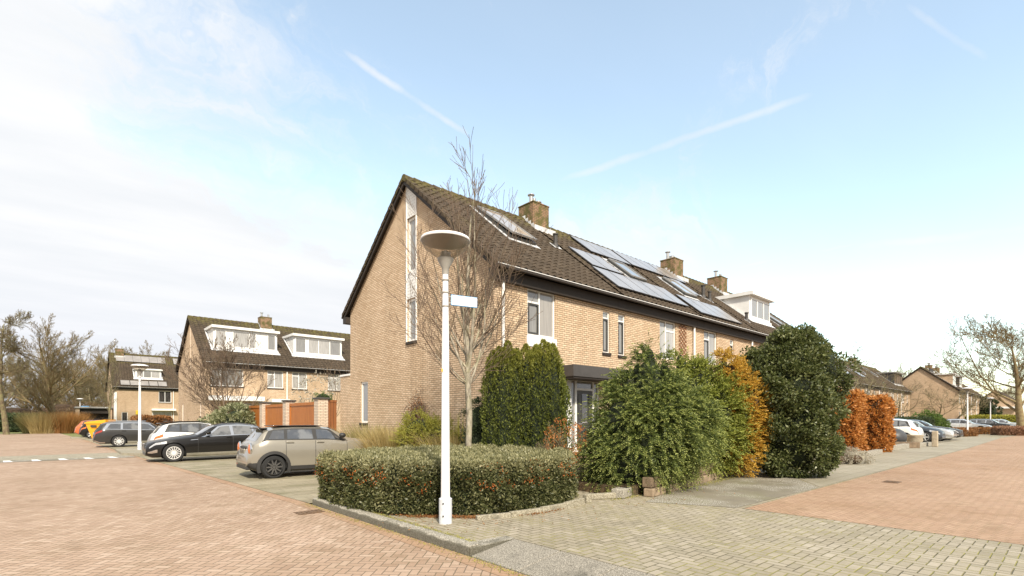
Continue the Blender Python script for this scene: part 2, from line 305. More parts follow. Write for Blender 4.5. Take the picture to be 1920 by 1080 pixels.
def leafm(name, stops, rough=.55, spec=.3, top=None, tz=(0, 1), trans=.0, sc_=1.6):
    def f(t):
        g = t.n('ShaderNodeNewGeometry'); ri = g.outputs['Random Per Island']; ob = t.n('ShaderNodeTexCoord').outputs['Object']
        n1 = t.noise(ob, sc_, 4, .6)
        c = t.ramp(t.m('ADD', t.m('MULTIPLY', ri, .6), t.m('MULTIPLY', n1, .4)), stops)
        if top:
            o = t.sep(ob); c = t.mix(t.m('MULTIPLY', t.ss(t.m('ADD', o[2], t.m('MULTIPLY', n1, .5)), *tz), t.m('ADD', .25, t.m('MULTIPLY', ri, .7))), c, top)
        setb(t, c, rough, Specular_IOR_Level=spec)
        tl = t.n('ShaderNodeBsdfTranslucent', {'Color': t.mix(1.0, c, (1.25, 1.3, 1.0), 'MULTIPLY')}); mx = t.n('ShaderNodeMixShader', {0: .32}); t.L.new(t.bs.outputs[0], mx.inputs[1]); t.L.new(tl.outputs[0], mx.inputs[2])
        t.L.new(mx.outputs[0], [n for n in t.N if n.type == 'OUTPUT_MATERIAL'][0].inputs[0])
    return mat(name, f)
S3 = lambda a, b_, c: [(.1, a), (.5, b_), (.95, c)]
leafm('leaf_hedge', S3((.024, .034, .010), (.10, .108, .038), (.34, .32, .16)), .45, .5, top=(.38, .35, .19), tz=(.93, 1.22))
leafm('berry', S3((.35, .07, .01), (.5, .12, .02), (.6, .2, .04)), .4)
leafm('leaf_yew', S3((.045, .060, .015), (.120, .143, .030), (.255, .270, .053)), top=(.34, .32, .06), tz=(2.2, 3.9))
leafm('leaf_dark', S3((.021, .033, .015), (.053, .075, .033), (.105, .128, .060)))
leafm('leaf_spruce', S3((.03, .048, .012), (.10, .13, .034), (.20, .235, .07)), .5)
leafm('leaf_spruce_bright', S3((.05, .07, .012), (.18, .205, .035), (.34, .35, .08)), .5)
leafm('tip_spruce', S3((.17, .20, .045), (.30, .33, .09), (.42, .44, .16)))
leafm('tip_bright', S3((.22, .25, .045), (.36, .38, .08), (.50, .50, .14)))
leafm('tip_gold', S3((.42, .22, .03), (.60, .36, .06), (.72, .50, .14)))
leafm('leaf_gold', S3((.25, .125, .018), (.54, .33, .05), (.70, .52, .13)), .5)
leafm('leaf_laurel', S3((.024, .036, .008), (.09, .108, .034), (.29, .30, .13)), .42, .45)
leafm('leaf_beech', S3((.20, .07, .015), (.50, .20, .045), (.70, .40, .16)), .5)
leafm('leaf_beech_dull', S3((.12, .05, .02), (.27, .12, .04), (.40, .22, .09)), .6)
leafm('leaf_brown', S3((.07, .045, .022), (.15, .10, .05), (.25, .18, .10)))
leafm('leaf_lime', S3((.143, .143, .022), (.352, .330, .061), (.528, .484, .132)), .5)
leafm('straw', S3((.26, .19, .075), (.42, .32, .14), (.55, .45, .24)), .7)
leafm('straw_red', S3((.22, .10, .035), (.36, .18, .06), (.46, .27, .11)), .7)
leafm('straw_green', S3((.18, .17, .06), (.30, .26, .11), (.44, .37, .18)), .7)
leafm('leaf_varieg', S3((.06, .08, .03), (.26, .27, .14), (.62, .60, .42)), .5)
leafm('leaf_heather', S3((.20, .17, .12), (.42, .37, .30), (.62, .58, .52)), .7)
leafm('leaf_pinkbush', S3((.20, .10, .06), (.36, .20, .13), (.50, .32, .22)), .7)
leafm('leaf_green', S3((.042, .070, .021), (.112, .168, .042), (.238, .308, .084)), .5)
leafm('leaf_rust', S3((.25, .08, .02), (.48, .18, .05), (.62, .30, .12)), .5)
plain('core_green', (.012, .018, .006), 1, .3, 6); plain('core_brown', (.05, .028, .013), 1, .3, 6)  # dark solid bush fills; shade between leaves is put into their colour
M = MATS

# ------------------------------------------------------------------ mesh helpers
class MB:
    def __init__(s): s.v = []; s.f = []; s.n = 0
    def add(s, verts, faces):
        s.v.extend(verts); s.f.extend([tuple(i + s.n for i in f) for f in faces]); s.n += len(verts); return s
    def box(s, x0, x1, y0, y1, z0, z1, mp=None):
        v = [(x, y, z) for z in (z0, z1) for y in (y0, y1) for x in (x0, x1)]
        if mp: v = [mp(*p) for p in v]
        return s.add(v, [(0, 2, 3, 1), (4, 5, 7, 6), (0, 1, 5, 4), (2, 6, 7, 3), (0, 4, 6, 2), (1, 3, 7, 5)])
    def prism(s, poly, z0, z1, top=True):
        n = len(poly); v = [(x, y, z0) for x, y in poly] + [(x, y, z1) for x, y in poly]
        return s.add(v, [tuple(range(n))[::-1], tuple(range(n, 2 * n))] + [(i, (i + 1) % n, n + (i + 1) % n, n + i) for i in range(n)])
    def tube(s, p0, p1, r0, r1=None, n=12, cap=True):
        r1 = r0 if r1 is None else r1; p0, p1 = Vector(p0), Vector(p1); dd = (p1 - p0).normalized()
        a = dd.orthogonal().normalized(); b = dd.cross(a); v = []
        for p, r in ((p0, r0), (p1, r1)):
            v += [tuple(p + (a * math.cos(2 * math.pi * i / n) + b * math.sin(2 * math.pi * i / n)) * r) for i in range(n)]
        f = [(i, (i + 1) % n, n + (i + 1) % n, n + i) for i in range(n)]
        if cap: f += [tuple(range(n))[::-1], tuple(range(n, 2 * n))]
        return s.add(v, f)
    def lathe(s, c, prof, n=24, axis='z', cap=True):
        v = []
        for r, h in prof:
            for i in range(n):
                a = 2 * math.pi * i / n; x, y = r * math.cos(a), r * math.sin(a)
                v.append((c[0] + x, c[1] + y, c[2] + h) if axis == 'z' else (c[0] + x, c[1] + h, c[2] + y))
        f = [(k * n + i, k * n + (i + 1) % n, (k + 1) * n + (i + 1) % n, (k + 1) * n + i) for k in range(len(prof) - 1) for i in range(n)]
        if cap: f += [tuple(range(n))[::-1], tuple((len(prof) - 1) * n + i for i in range(n))]
        return s.add(v, f)
    def ell(s, c, r, seg=12, ring=8):
        v = []; f = []
        for k in range(ring + 1):
            th = math.pi * k / ring
            for i in range(seg):
                a = 2 * math.pi * i / seg; v.append((c[0] + r[0] * math.sin(th) * math.cos(a), c[1] + r[1] * math.sin(th) * math.sin(a), c[2] + r[2] * math.cos(th)))
        for k in range(ring):
            for i in range(seg): f.append((k * seg + i, (k + 1) * seg + i, (k + 1) * seg + (i + 1) % seg, k * seg + (i + 1) % seg))
        return s.add(v, f)
    def build(s, name, m, parent=None, smooth=False, bevel=0, angle=40):
        me = bpy.data.meshes.new(name); me.from_pydata([tuple(p) for p in s.v], [], s.f); me.validate()
        for k in (m if isinstance(m, (list, tuple)) else [m]): me.materials.append(M[k])
        if smooth: me.polygons.foreach_set('use_smooth', [True] * len(me.polygons)); me.set_sharp_from_angle(angle=R(angle))
        o = bpy.data.objects.new(name, me); COL.objects.link(o)
        if parent: o.parent = parent
        if bevel:
            b = o.modifiers.new('bevel', 'BEVEL'); b.width = bevel; b.segments = 2; b.limit_method = 'ANGLE'
        return o
def npmesh(name, V, F, m, parent=None):
    """V (n,3), F (k,4) or (k,3)"""
    me = bpy.data.meshes.new(name); k, c = F.shape
    me.vertices.add(len(V)); me.vertices.foreach_set('co', V.astype(np.float32).ravel())
    me.loops.add(k * c); me.loops.foreach_set('vertex_index', F.astype(np.int32).ravel())
    me.polygons.add(k); me.polygons.foreach_set('loop_start', np.arange(0, k * c, c, dtype=np.int32)); me.polygons.foreach_set('loop_total', np.full(k, c, dtype=np.int32))
    me.update(calc_edges=True); me.materials.append(M[m])
    o = bpy.data.objects.new(name, me); COL.objects.link(o)
    if parent: o.parent = parent
    return o
def tag(o, label=None, cat=None, group=None, kind=None):
    for k, v in (('label', label), ('category', cat), ('group', group), ('kind', kind)):
        if v: o[k] = v
    return o
def empty(name, loc=(0, 0, 0), rz=0, label=None, cat=None, group=None):
    o = bpy.data.objects.new(name, None); COL.objects.link(o); o.location = loc; o.rotation_euler = (0, 0, rz); o.empty_display_size = .3
    return tag(o, label, cat, group)
def copy_tree(o, parent=None):
    c = o.copy(); COL.objects.link(c)
    if parent: c.parent = parent
    for ch in list(o.children): copy_tree(ch, c)
    return c
def at(px, Y):      # camera-depth helper: ground point seen at image column px, Y metres ahead
    X = (px - 960) / 957 * Y; ux, uy = .74256, .66978
    dx, dy = X + .52, Y - 14.4; return (dx * ux + dy * uy, -dx * uy + dy * ux)

# ------------------------------------------------------------------ ground
def sheet(name, poly, z, m):
    b = MB(); b.add([(x, y, z) for x, y in poly], [tuple(range(len(poly)))]); return tag(b.build(name, m), kind='structure')
sheet('ground', [(-600, -600), (600, -600), (600, 600), (-600, 600)], -.03, 'grass')
sheet('road', [(-60, -40), (-5.62, -40), (-5.62, -1), (-6.7, 18.8), (-7.4, 40), (-8.6, 64), (-60, 64)], 0, 'paver_red')
sheet('parking_bays', [(-5.60, -1.2), (-.9, -1.2), (-.9, 48), (-7.9, 49), (-7.38, 40), (-6.68, 18.8)], .004, 'bay_concrete')
b = MB(); b.prism([(-5.42, -1.3), (-5.42, -6.25), (-4.9, -6.25), (-4.9, -45), (200, -45), (200, 30), (-.9, 30), (-.9, -1.3)], -.4, .1)
tag(b.build('pavement', 'paver_grey'), kind='structure')
sheet('side_road', [(-.58, -60), (190, -60), (190, -9), (60, -7.6), (46, -7.0), (26, -7.3), (-.58, -7.27)], .104, 'paver_orange')
sheet('footpath', [(3.4, -7.22), (26, -7.25), (46, -6.95), (46, -4.6), (26, -4.9), (7.0, -4.9)], .104, 'walk_slab')
sheet('mossy_paving', [(-1.2, -5.75), (-.6, -7.15), (3.3, -7.22), (6.95, -4.85), (1.6, -4.95)], .105, 'dark_mossy_slab')
sheet('right_parking', [(26.2, -4.7), (45.5, -4.4), (95, -4.5), (95, .5), (26.2, .5)], .105, 'bay_concrete')
# dropped kerb slabs beside the kerb tip
for k in range(9):
    b = MB(); y1 = -6.27 - k * .8; y0 = y1 - .79
    b.add([(-5.6, y0, -.2), (-4.92, y0, -.2), (-4.92, y1, -.2), (-5.6, y1, -.2), (-5.6, y0, .012), (-4.92, y0, .104), (-4.92, y1, .104), (-5.6, y1, .012)],
          [(3, 2, 1, 0), (4, 5, 6, 7), (0, 1, 5, 4), (1, 2, 6, 5), (2, 3, 7, 6), (3, 0, 4, 7)])
    tag(b.build('ramp_slab', 'ramp_slab', bevel=.008), kind='structure')
sheet('edge_course', [(-5.84, -40), (-5.625, -40), (-5.625, -1), (-6.7, 18.8), (-7.4, 40), (-7.6, 40), (-6.9, 18.8), (-5.84, -1)], .004, 'paver_orange')
# raised kerb : rounded stones, each its own thing
kerb_spans = [(-1.35, -2.35), (-2.36, -3.35), (-3.36, -4.35), (-4.36, -5.30), (-5.31, -6.24)]
kl = ['far left kerb stone at the corner of the parking bay', 'kerb stone left of the hedge, next to the drain cover', 'kerb stone curving below the berry hedge', 'chipped mossy kerb stone left of the near street lamp', 'kerb stone at the tip beside the dropped slabs']
def kerbstone(x0, x1, y0, y1, xs=0):
    b = MB(); pr = [(0, -.1), (0, .085), (.012, .108), (.04, .122), (.13, .124), (.165, .118), (.17, -.1)]
    v = []; n = len(pr)
    for y, xo in ((y0, x0), (y1, x1)): v += [(xo + p[0], y, p[1]) for p in pr]
    b.add(v, [(i, (i + 1) % n, n + (i + 1) % n, n + i) for i in range(n)] + [tuple(range(n))[::-1], tuple(range(n, 2 * n))]); return b
for (ya, yb), lb in zip(kerb_spans, kl):
    xa = -5.60 if ya > -2 else -5.62; tag(kerbstone(xa, -5.62, ya, yb).build('kerb_stone', 'kerb_stone', smooth=True, angle=50), lb, 'kerb', 'kerb stones along the corner')
b = MB(); b.add([(-5.62, -6.262, -.1), (-4.9, -6.262, -.1), (-4.9, -6.10, -.1), (-5.6, -6.05, -.1), (-5.60, -6.262, .10), (-4.9, -6.262, .112), (-4.9, -6.10, .112), (-5.6, -6.05, .12)], [(3, 2, 1, 0), (4, 5, 6, 7), (0, 1, 5, 4), (1, 2, 6, 5), (2, 3, 7, 6), (3, 0, 4, 7)])
tag(b.build('kerb_stone', 'kerb_stone', bevel=.012), 'short wedge-shaped kerb end stone facing the dropped slabs', 'kerb')
# pale edging along the hedge
ep = [(-4.55, -5.05), (-4.0, -5.20), (-3.4, -5.28), (-2.8, -5.27), (-2.2, -5.16)]
for k in range(len(ep) - 1):
    (xa, ya), (xb, yb) = ep[k], ep[k + 1]; L_ = math.hypot(xb - xa, yb - ya); a = math.atan2(yb - ya, xb - xa)
    b = MB(); b.box(0, L_ - .008, 0, .08, -.1, .07 + .012 * k); o = b.build('edging_stone', 'edging_stone', bevel=.01); o.location = (xa, ya, .1); o.rotation_euler[2] = a
    tag(o, ['first pale edging stone under the hedge, nearest the street lamp', 'second pale edging stone under the hedge', 'third pale edging stone under the hedge', 'last pale edging stone under the right end of the hedge'][k], 'edging', 'edging stones under the hedge')
b = MB(); b.box(-.07, .07, -.05, .05, 0, .15); o = b.build('edging_stone', 'edging_stone', bevel=.01); o.location = (-2.05, -5.08, .1); tag(o, 'short upright stone closing the pale edging at the path', 'edging')
b = MB(); b.box(-.22, .22, -.16, .16, 0, .006)
for k in range(6): b.box(-.19 + k * .065, -.155 + k * .065, -.13, .13, .006, .012)
o = b.build('drain_cover', 'iron_cover'); o.location = (-5.95, -2.15, .002); tag(o, 'small rusty drain grate in the red road beside the kerb', 'drain cover')
o = b.build('drain_cover', 'iron_cover'); o.location = (*at(1672, 12.2), .106); tag(o, 'flat dark drain cover in the orange paving on the right', 'drain cover')
# speed table with white teeth on the left road
sheet('speed_table', [(-40, 17.0), (-6.7, 16.3), (-6.8, 19.6), (-40, 20.8)], .006, 'edging_stone')
sheet('speed_table_edge', [(-40, 16.0), (-6.6, 15.4), (-6.65, 16.5), (-40, 17.3)], .009, 'dark_mossy_slab')
for k in range(30):
    x = -7.2 - k * .78; y = 15.42 + .018 * k * .78
    b = MB(); b.add([(x, y, .013), (x - .26, y, .013), (x - .32, y + 1.0, .013), (x - .14, y + 1.0, .013)], [(0, 3, 2, 1)]); tag(b.build('road_marking', 'white_paint'), kind='structure')
# garden terrace in front of the houses and bed beside the gable
b = MB(); b.prism([(-1.0, -5.2), (6.2, -4.55), (6.2, -.01), (-1.0, -.01)], -.2, .28); tag(b.build('garden_soil', 'earth'), kind='structure')
b = MB(); b.prism([(6.2, -4.5), (26, -4.6), (26, -.01), (6.2, -.01)], -.2, .22); tag(b.build('garden_paving', 'walk_slab'), kind='structure')
b = MB(); b.prism([(-.9, -5.0), (-5.35, -1.4), (-5.35, -4.2), (-4.6, -4.9), (-2.2, -5.05)], -.2, .14); 
b = MB(); b.prism([(-.9, -1.2), (-.005, -1.2), (-.005, 9.3), (-.9, 9.3)], -.2, .12); tag(b.build('flower_bed', 'earth'), kind='structure')
b = MB(); b.prism([(-.9, 9.32), (.6, 9.32), (.6, 32), (-.9, 32)], -.2, .11); tag(b.build('yard', 'walk_slab'), kind='structure')

# ------------------------------------------------------------------ houses
SL = 4.05 / 4.95
def rz_at(y, D, zr, ze=5.95, ov=.3):
    h = D / 2; k = (zr - ze) / (h + ov); return ze + k * (y + ov) if y <= h else ze + k * (D - y + ov)
def wall_mesh(b, mp, u0, u1, topf, holes, br=(), dep=.12, zb=0.0):
    us = sorted(set([u0, u1] + [x for h in holes for x in h[:2]] + [x for x in br if u0 < x < u1]))
    for a, c in zip(us[:-1], us[1:]):
        hs = sorted([h for h in holes if h[0] <= a + 1e-6 and h[1] >= c - 1e-6], key=lambda h: h[2]); z = zb
        for h in hs:
            if h[2] > z + 1e-4: b.add([mp(a, 0, z), mp(c, 0, z), mp(c, 0, h[2]), mp(a, 0, h[2])], [(0, 1, 2, 3)])
            z = h[3]
        if min(topf(a), topf(c)) > z + 1e-4: b.add([mp(a, 0, z), mp(c, 0, z), mp(c, 0, topf(c)), mp(a, 0, topf(a))], [(0, 1, 2, 3)])
    for (a, c, z0, z1) in holes:
        for p, q in (((a, z0), (c, z0)), ((c, z0), (c, z1)), ((c, z1), (a, z1)), ((a, z1), (a, z0))):
            b.add([mp(p[0], 0, p[1]), mp(q[0], 0, q[1]), mp(q[0], -dep, q[1]), mp(p[0], -dep, p[1])], [(0, 1, 2, 3)])
def window(par, mp, a, c, z0, z1, cuts=(), fr=.06, glass='glass_grey', sash=(), transom=None, frame='white_paint', sill=True, rec=.05, name='window', panes=None):
    """frame, panes, dark opening sashes and sill; u,depth,z mapped by mp"""
    fb = MB(); d0, d1 = -rec - .05, -rec
    us = [a] + [a + (c - a) * k for k in cuts] + [c]
    fb.box(a, a + fr, d0, d1, z0, z1, mp); fb.box(c - fr, c, d0, d1, z0, z1, mp)
    fb.box(a + fr, c - fr, d0, d1, z0, z0 + fr, mp); fb.box(a + fr, c - fr, d0, d1, z1 - fr, z1, mp)
    for x in us[1:-1]: fb.box(x - fr / 2, x + fr / 2, d0, d1 - .002, z0 + fr, z1 - fr, mp)
    if transom:
        for i, zt in transom.items(): fb.box(us[i] + (fr if i == 0 else fr / 2), us[i + 1] - (fr if i == len(us) - 2 else fr / 2), d0, d1 - .004, zt - fr / 2, zt + fr / 2, mp)
    w_ = fb.build(name, frame, par)
    for i in range(len(us) - 1):
        p = MB(); p.box(us[i] + .02, us[i + 1] - .02, d0 + .015, d0 + .025, z0 + .02, z1 - .02, mp)
        p.build('pane', (panes[i] if panes else glass), w_)
        if i in sash:
            s_ = MB(); x0, x1 = us[i] + (fr if i == 0 else fr / 2), us[i + 1] - (fr if i == len(us) - 2 else fr / 2); zt = (transom[i] - fr / 2) if transom and i in transom else z1 - fr; e0, e1, k = d0 + .02, d1 + .012, .055
            s_.box(x0, x0 + k, e0, e1, z0 + fr, zt, mp); s_.box(x1 - k, x1, e0, e1, z0 + fr, zt, mp); s_.box(x0 + k, x1 - k, e0, e1, z0 + fr, z0 + fr + k, mp); s_.box(x0 + k, x1 - k, e0, e1, zt - k, zt, mp)
            s_.build('sash', 'dark_frame', w_)
    if sill:
        s_ = MB(); s_.box(a - .04, c + .04, -.02, .05, z0 - .09, z0 - .002, mp); s_.build('sill', 'fascia_brown', w_)
    return w_
def tiles(b, x0, x1, ys, zs, yr, zr_, tw=.3, course=.34, sub=6):
    """pantile surface from eave (ys,zs) to ridge (yr,zr)"""
    L_ = math.hypot(yr - ys, zr_ - zs); nc = max(1, round(L_ / course)); nx = max(2, int(round((x1 - x0) / tw * sub)))
    X = np.linspace(x0, x1, nx + 1); ph = ((X / tw) % 1.0); prof = .028 * np.maximum(0, np.cos(2 * np.pi * ph)) ** .8 * 1.6 - .012 * (np.cos(2 * np.pi * ph) < -.6)
    ny, nz = -(zr_ - zs) / L_, abs(yr - ys) / L_; ny = ny if yr > ys else -ny
    base = b.n; V = []; F = []
    for c in range(nc):
        for (t_, lift) in ((c / nc, .036), ((c + 1) / nc, .012)):
            y, z = ys + (yr - ys) * t_, zs + (zr_ - zs) * t_
            h = prof + lift; V += list(zip(X.tolist(), (y + h * ny).tolist(), (z + h * nz).tolist()))
    n1 = nx + 1
    for c in range(nc):
        o = 2 * c * n1
        for i in range(nx): F.append((o + i, o + i + 1, o + n1 + i + 1, o + n1 + i))
        if c < nc - 1:
            for i in range(nx): F.append((o + n1 + i, o + n1 + i + 1, o + 2 * n1 + i + 1, o + 2 * n1 + i))
    if yr < ys: F = [f[::-1] for f in F]
    b.add(V, F)
FRONT = lambda u, d_, z: (u, -d_, z)
LEFTG = lambda u, d_, z: (-d_, u, z)
def house(label, x0, y0, W, D=9.3, zr=10.0, left=False, right=False, wins=(), lwins=(), mat_wall='brick_wall', chim=None, group='terraced houses', tw=.3, sub=6, pipe=None, holes_extra=(), cat='house', chim_pots=3, name='terraced_house'):
    h = empty(name, (x0, y0, 0), 0, label, cat, group)
    wb = MB(); holes = [w_[:4] for w_ in wins] + list(holes_extra)
    wall_mesh(wb, FRONT, 0, W, lambda u: 5.85, holes)
    wall_mesh(wb, lambda u, d_, z: (W - u, D + d_, z), 0, W, lambda u: 5.85, [])
    g = lambda y: rz_at(y, D, zr) - .07
    if left: wall_mesh(wb, lambda u, d_, z: (-d_, D - u, z), 0, D, lambda u: g(D - u), [(D - w_[1], D - w_[0], w_[2], w_[3]) for w_ in lwins], br=(D / 2,))
    if right: wall_mesh(wb, lambda u, d_, z: (W + d_, u, z), 0, D, g, [], br=(D / 2,))
    if not left: wb.box(.04, .08, .05, D - .05, .1, 5.7)
    if not right and left: wb.box(W - .08, W - .04, .05, D - .05, .1, 5.7)
    wb.build('wall', mat_wall, h)
    for w_ in wins: window(h, FRONT, *w_[:4], **(w_[4] if len(w_) > 4 else {}))
    for w_ in lwins: window(h, LEFTG, *w_[:4], **(w_[4] if len(w_) > 4 else {}))
    xa, xb = (-.2 if left else 0), (W + .2 if right else W)
    rb = MB(); tiles(rb, xa, xb, -.34, 5.92, D / 2, zr, tw, .34, sub); tiles(rb, xa, xb, D + .34, 5.92, D / 2, zr, tw, .34, sub)
    # ridge caps
    k = xa
    while k < xb - .05:
        e = min(k + .4, xb); rb.tube((k, D / 2, zr - .02), (e, D / 2, zr - .035), .135, .12, 10); k = e
    for flag, xe in ((left, xa), (right, xb)):
        if flag:
            for sgn in (0, 1):
                N = 19
                for i in range(N):
                    t0, t1 = i / N, (i + 1.12) / N; yy = lambda t_: (-.34 + (D / 2 + .34) * t_) if not sgn else (D + .34 - (D / 2 + .34) * t_)
                    ya, yb = yy(t0), yy(min(1, t1)); za, zb_ = 5.92 + (zr - 5.92) * t0, 5.92 + (zr - 5.92) * min(1, t1); s_ = 1 if flag is left and xe == xa else -1
                    rb.add([(xe + q * s_, y_, z_ + o_) for q in (-.025, .05) for (y_, z_, o_) in ((ya, za, .085), (yb, zb_, .05), (yb, zb_, -.10), (ya, za, -.065))],
                           [(0, 1, 2, 3), (7, 6, 5, 4), (0, 4, 5, 1), (1, 5, 6, 2), (2, 6, 7, 3), (3, 7, 4, 0)])
    rb.build('roof', 'roof_tile', h)
    ub = MB()       # underside boards
    ub.add([(xa, -.3, 5.84), (xb, -.3, 5.84), (xb, D / 2, zr - .10), (xa, D / 2, zr - .10), (xa, D + .3, 5.84), (xb, D + .3, 5.84)], [(0, 1, 2, 3), (3, 2, 5, 4)]); 
    if left: 
        for sg in (0, 1):
            y_, = ((-.3) if not sg else D + .3,); ub.add([(xa + .02, y_, 5.88), (xa + .06, y_, 5.88), (xa + .06, D / 2, zr - .06), (xa + .02, D / 2, zr - .06), (xa + .02, y_, 5.72), (xa + .06, y_, 5.72), (xa + .06, D / 2, zr - .24), (xa + .02, D / 2, zr - .24)], [(0, 1, 2, 3), (7, 6, 5, 4), (0, 3, 7, 4), (1, 5, 6, 2), (0, 4, 5, 1), (3, 2, 6, 7)])
    ub.build('roof_boards', 'fascia_brown', h)
    fb = MB(); fb.box(xa + .01, xb, -.16, -.003, 5.52, 5.84); fb.build('fascia', 'fascia_brown', h); fb = MB(); fb.box(xa + .01, xb, D + .003, D + .30, 5.58, 5.84); fb.build('fascia', 'fascia_brown', h)
    for y_ in (-.375, D + .375):
        gb = MB(); gb.box(xa, xb, y_ - .055, y_ + .055, 5.82, 5.90); gb.build('gutter', 'fascia_brown', h)
    gl = MB(); gl.box(xa, xb, -.440, -.431, 5.890, 5.908); gl.build('gutter_trim', 'white_paint', h)
    if pipe is not None:
        pb = MB(); pb.tube((pipe, -.07, .1), (pipe, -.07, 5.58), .045, n=10); pb.build('downpipe', 'white_paint', h, smooth=True)
    if chim is not None: chimney(h, chim, D / 2 - .15, zr, chim_pots)
    return h
def chimney(h, cx, cy, zr, pots=3):
    cb = MB(); cb.box(cx - .47, cx + .47, cy - .45, cy + .45, zr - 1.2, zr + .60); cb.box(cx - .49, cx + .49, cy - .47, cy + .47, zr + .603, zr + .66)
    c = cb.build('chimney', 'brick_chimney', h, bevel=.012)
    fl = MB()
    for i in range(4):
        y = cy - .47 + i * .17; fl.box(cx - .515, cx - .503, y - .05, y + .17, zr - .75 + i * .15, zr - .30 + i * .15); fl.box(cx + .503, cx + .515, y - .05, y + .17, zr - .75 + i * .15, zr - .30 + i * .15)
    fl.box(cx - .62, cx + .62, cy - .70, cy - .475, zr - .78, zr - .44); fl.build('flashing', 'lead', c)
    rnd = random.Random(int(cx * 100) + pots)
    for i in range(pots):
        px_, py_ = cx - .28 + .56 * i / max(1, pots - 1), cy + rnd.uniform(-.2, .2); hh = rnd.uniform(.22, .42); pb = MB()
        pb.lathe((px_, py_, zr + .65), [(.085, 0), (.085, hh)], 12)
        if i != 1: pb.lathe((px_, py_, zr + .65 + hh), [(.06, 0), (.15, .02), (.15, .05), (.03, .08)], 12)
        pb.build('flue_pipe', 'flue_steel', c, smooth=True)
def roofpt(D, zr):
    h = D / 2; k = (zr - 5.92) / (h + .34); L_ = math.hypot(h + .34, zr - 5.92); ny, nz = -(zr - 5.92) / L_, (h + .34) / L_
    return lambda x, f, o=0.0: (x, -.34 + (h + .34) * f + ny * o, 5.92 + (zr - 5.92) * f + nz * o)
def slopebox(b, P, x0, x1, f0, f1, o0, o1):
    v = [P(x, f, o) for o in (o0, o1) for f in (f0, f1) for x in (x0, x1)]
    b.add(v, [(0, 2, 3, 1), (4, 5, 7, 6), (0, 1, 5, 4), (2, 6, 7, 3), (0, 4, 6, 2), (1, 3, 7, 5)])
def solar(h, x, f, D=9.3, zr=10.0, w_=1.0, fl=.255):
    P = roofpt(D, zr); b = MB(); slopebox(b, P, x + .01, x + w_ - .01, f, f + fl - .004, .09, .13); s_ = b.build('solar_panel', 'black_plastic', h)
    g = MB(); slopebox(g, P, x + .03, x + w_ - .03, f + .004, f + fl - .008, .131, .136); g.build('panel_glass', 'solar_glass', s_)
def skylight(h, x0, x1, f0, f1, D=9.3, zr=10.0, openk=0.0, glass='glass_curtain'):
    P = roofpt(D, zr); b = MB(); k = .07; kf = .012
    slopebox(b, P, x0, x0 + k, f0, f1, .02, .16); slopebox(b, P, x1 - k, x1, f0, f1, .02, .16); slopebox(b, P, x0 + k, x1 - k, f0, f0 + kf, .02, .16); slopebox(b, P, x0 + k, x1 - k, f1 - kf, f1, .02, .16)
    s_ = b.build('skylight', 'dark_frame', h)
    def Q(x, f, o): t_ = (f1 - f) * openk; return P(x, f, o + t_)
    g = MB(); slopebox(g, Q, x0 + .06, x1 - .06, f0 + .01, f1 - .01, .165, .18); g.build('pane', glass, s_)
    c = MB(); slopebox(c, Q, x0 + .02, x0 + .075, f0, f1, .15, .21); slopebox(c, Q, x1 - .075, x1 - .02, f0, f1, .15, .21); slopebox(c, Q, x0 + .075, x1 - .075, f0, f0 + .014, .15, .21); slopebox(c, Q, x0 + .075, x1 - .075, f1 - .014, f1, .15, .21); c.build('sash', 'zinc', s_)
    l = MB(); slopebox(l, P, x0 - .12, x0 - .005, f0 - .01, f1 + .03, .05, .07); slopebox(l, P, x1 + .005, x1 + .12, f0 - .01, f1 + .03, .05, .07); slopebox(l, P, x0 - .12, x1 + .12, f1 + .005, f1 + .035, .05, .08); slopebox(l, P, x0 - .12, x1 + .12, f0 - .03, f0 - .004, .05, .075); l.build('flashing', 'lead', s_)
def vent(h, x, f, hh=.45, r=.075):
    P = roofpt(9.3, 10.0); p = P(x, f, .03); b = MB(); b.tube(p, (p[0], p[1], p[2] + hh), r, n=12); b.tube((p[0], p[1], p[2] + hh), (p[0], p[1], p[2] + hh + .05), r * 1.4, n=12)
    b.tube((p[0], p[1], p[2] - .05), (p[0], p[1], p[2] + .12), r * 1.9, r * 1.1, 12); v = b.build('roof_vent', 'black_pipe', h, smooth=True)
    l = MB(); slopebox(l, P, x - .2, x + .2, f - .035, f + .03, .05, .062); l.build('flashing', 'lead', v)
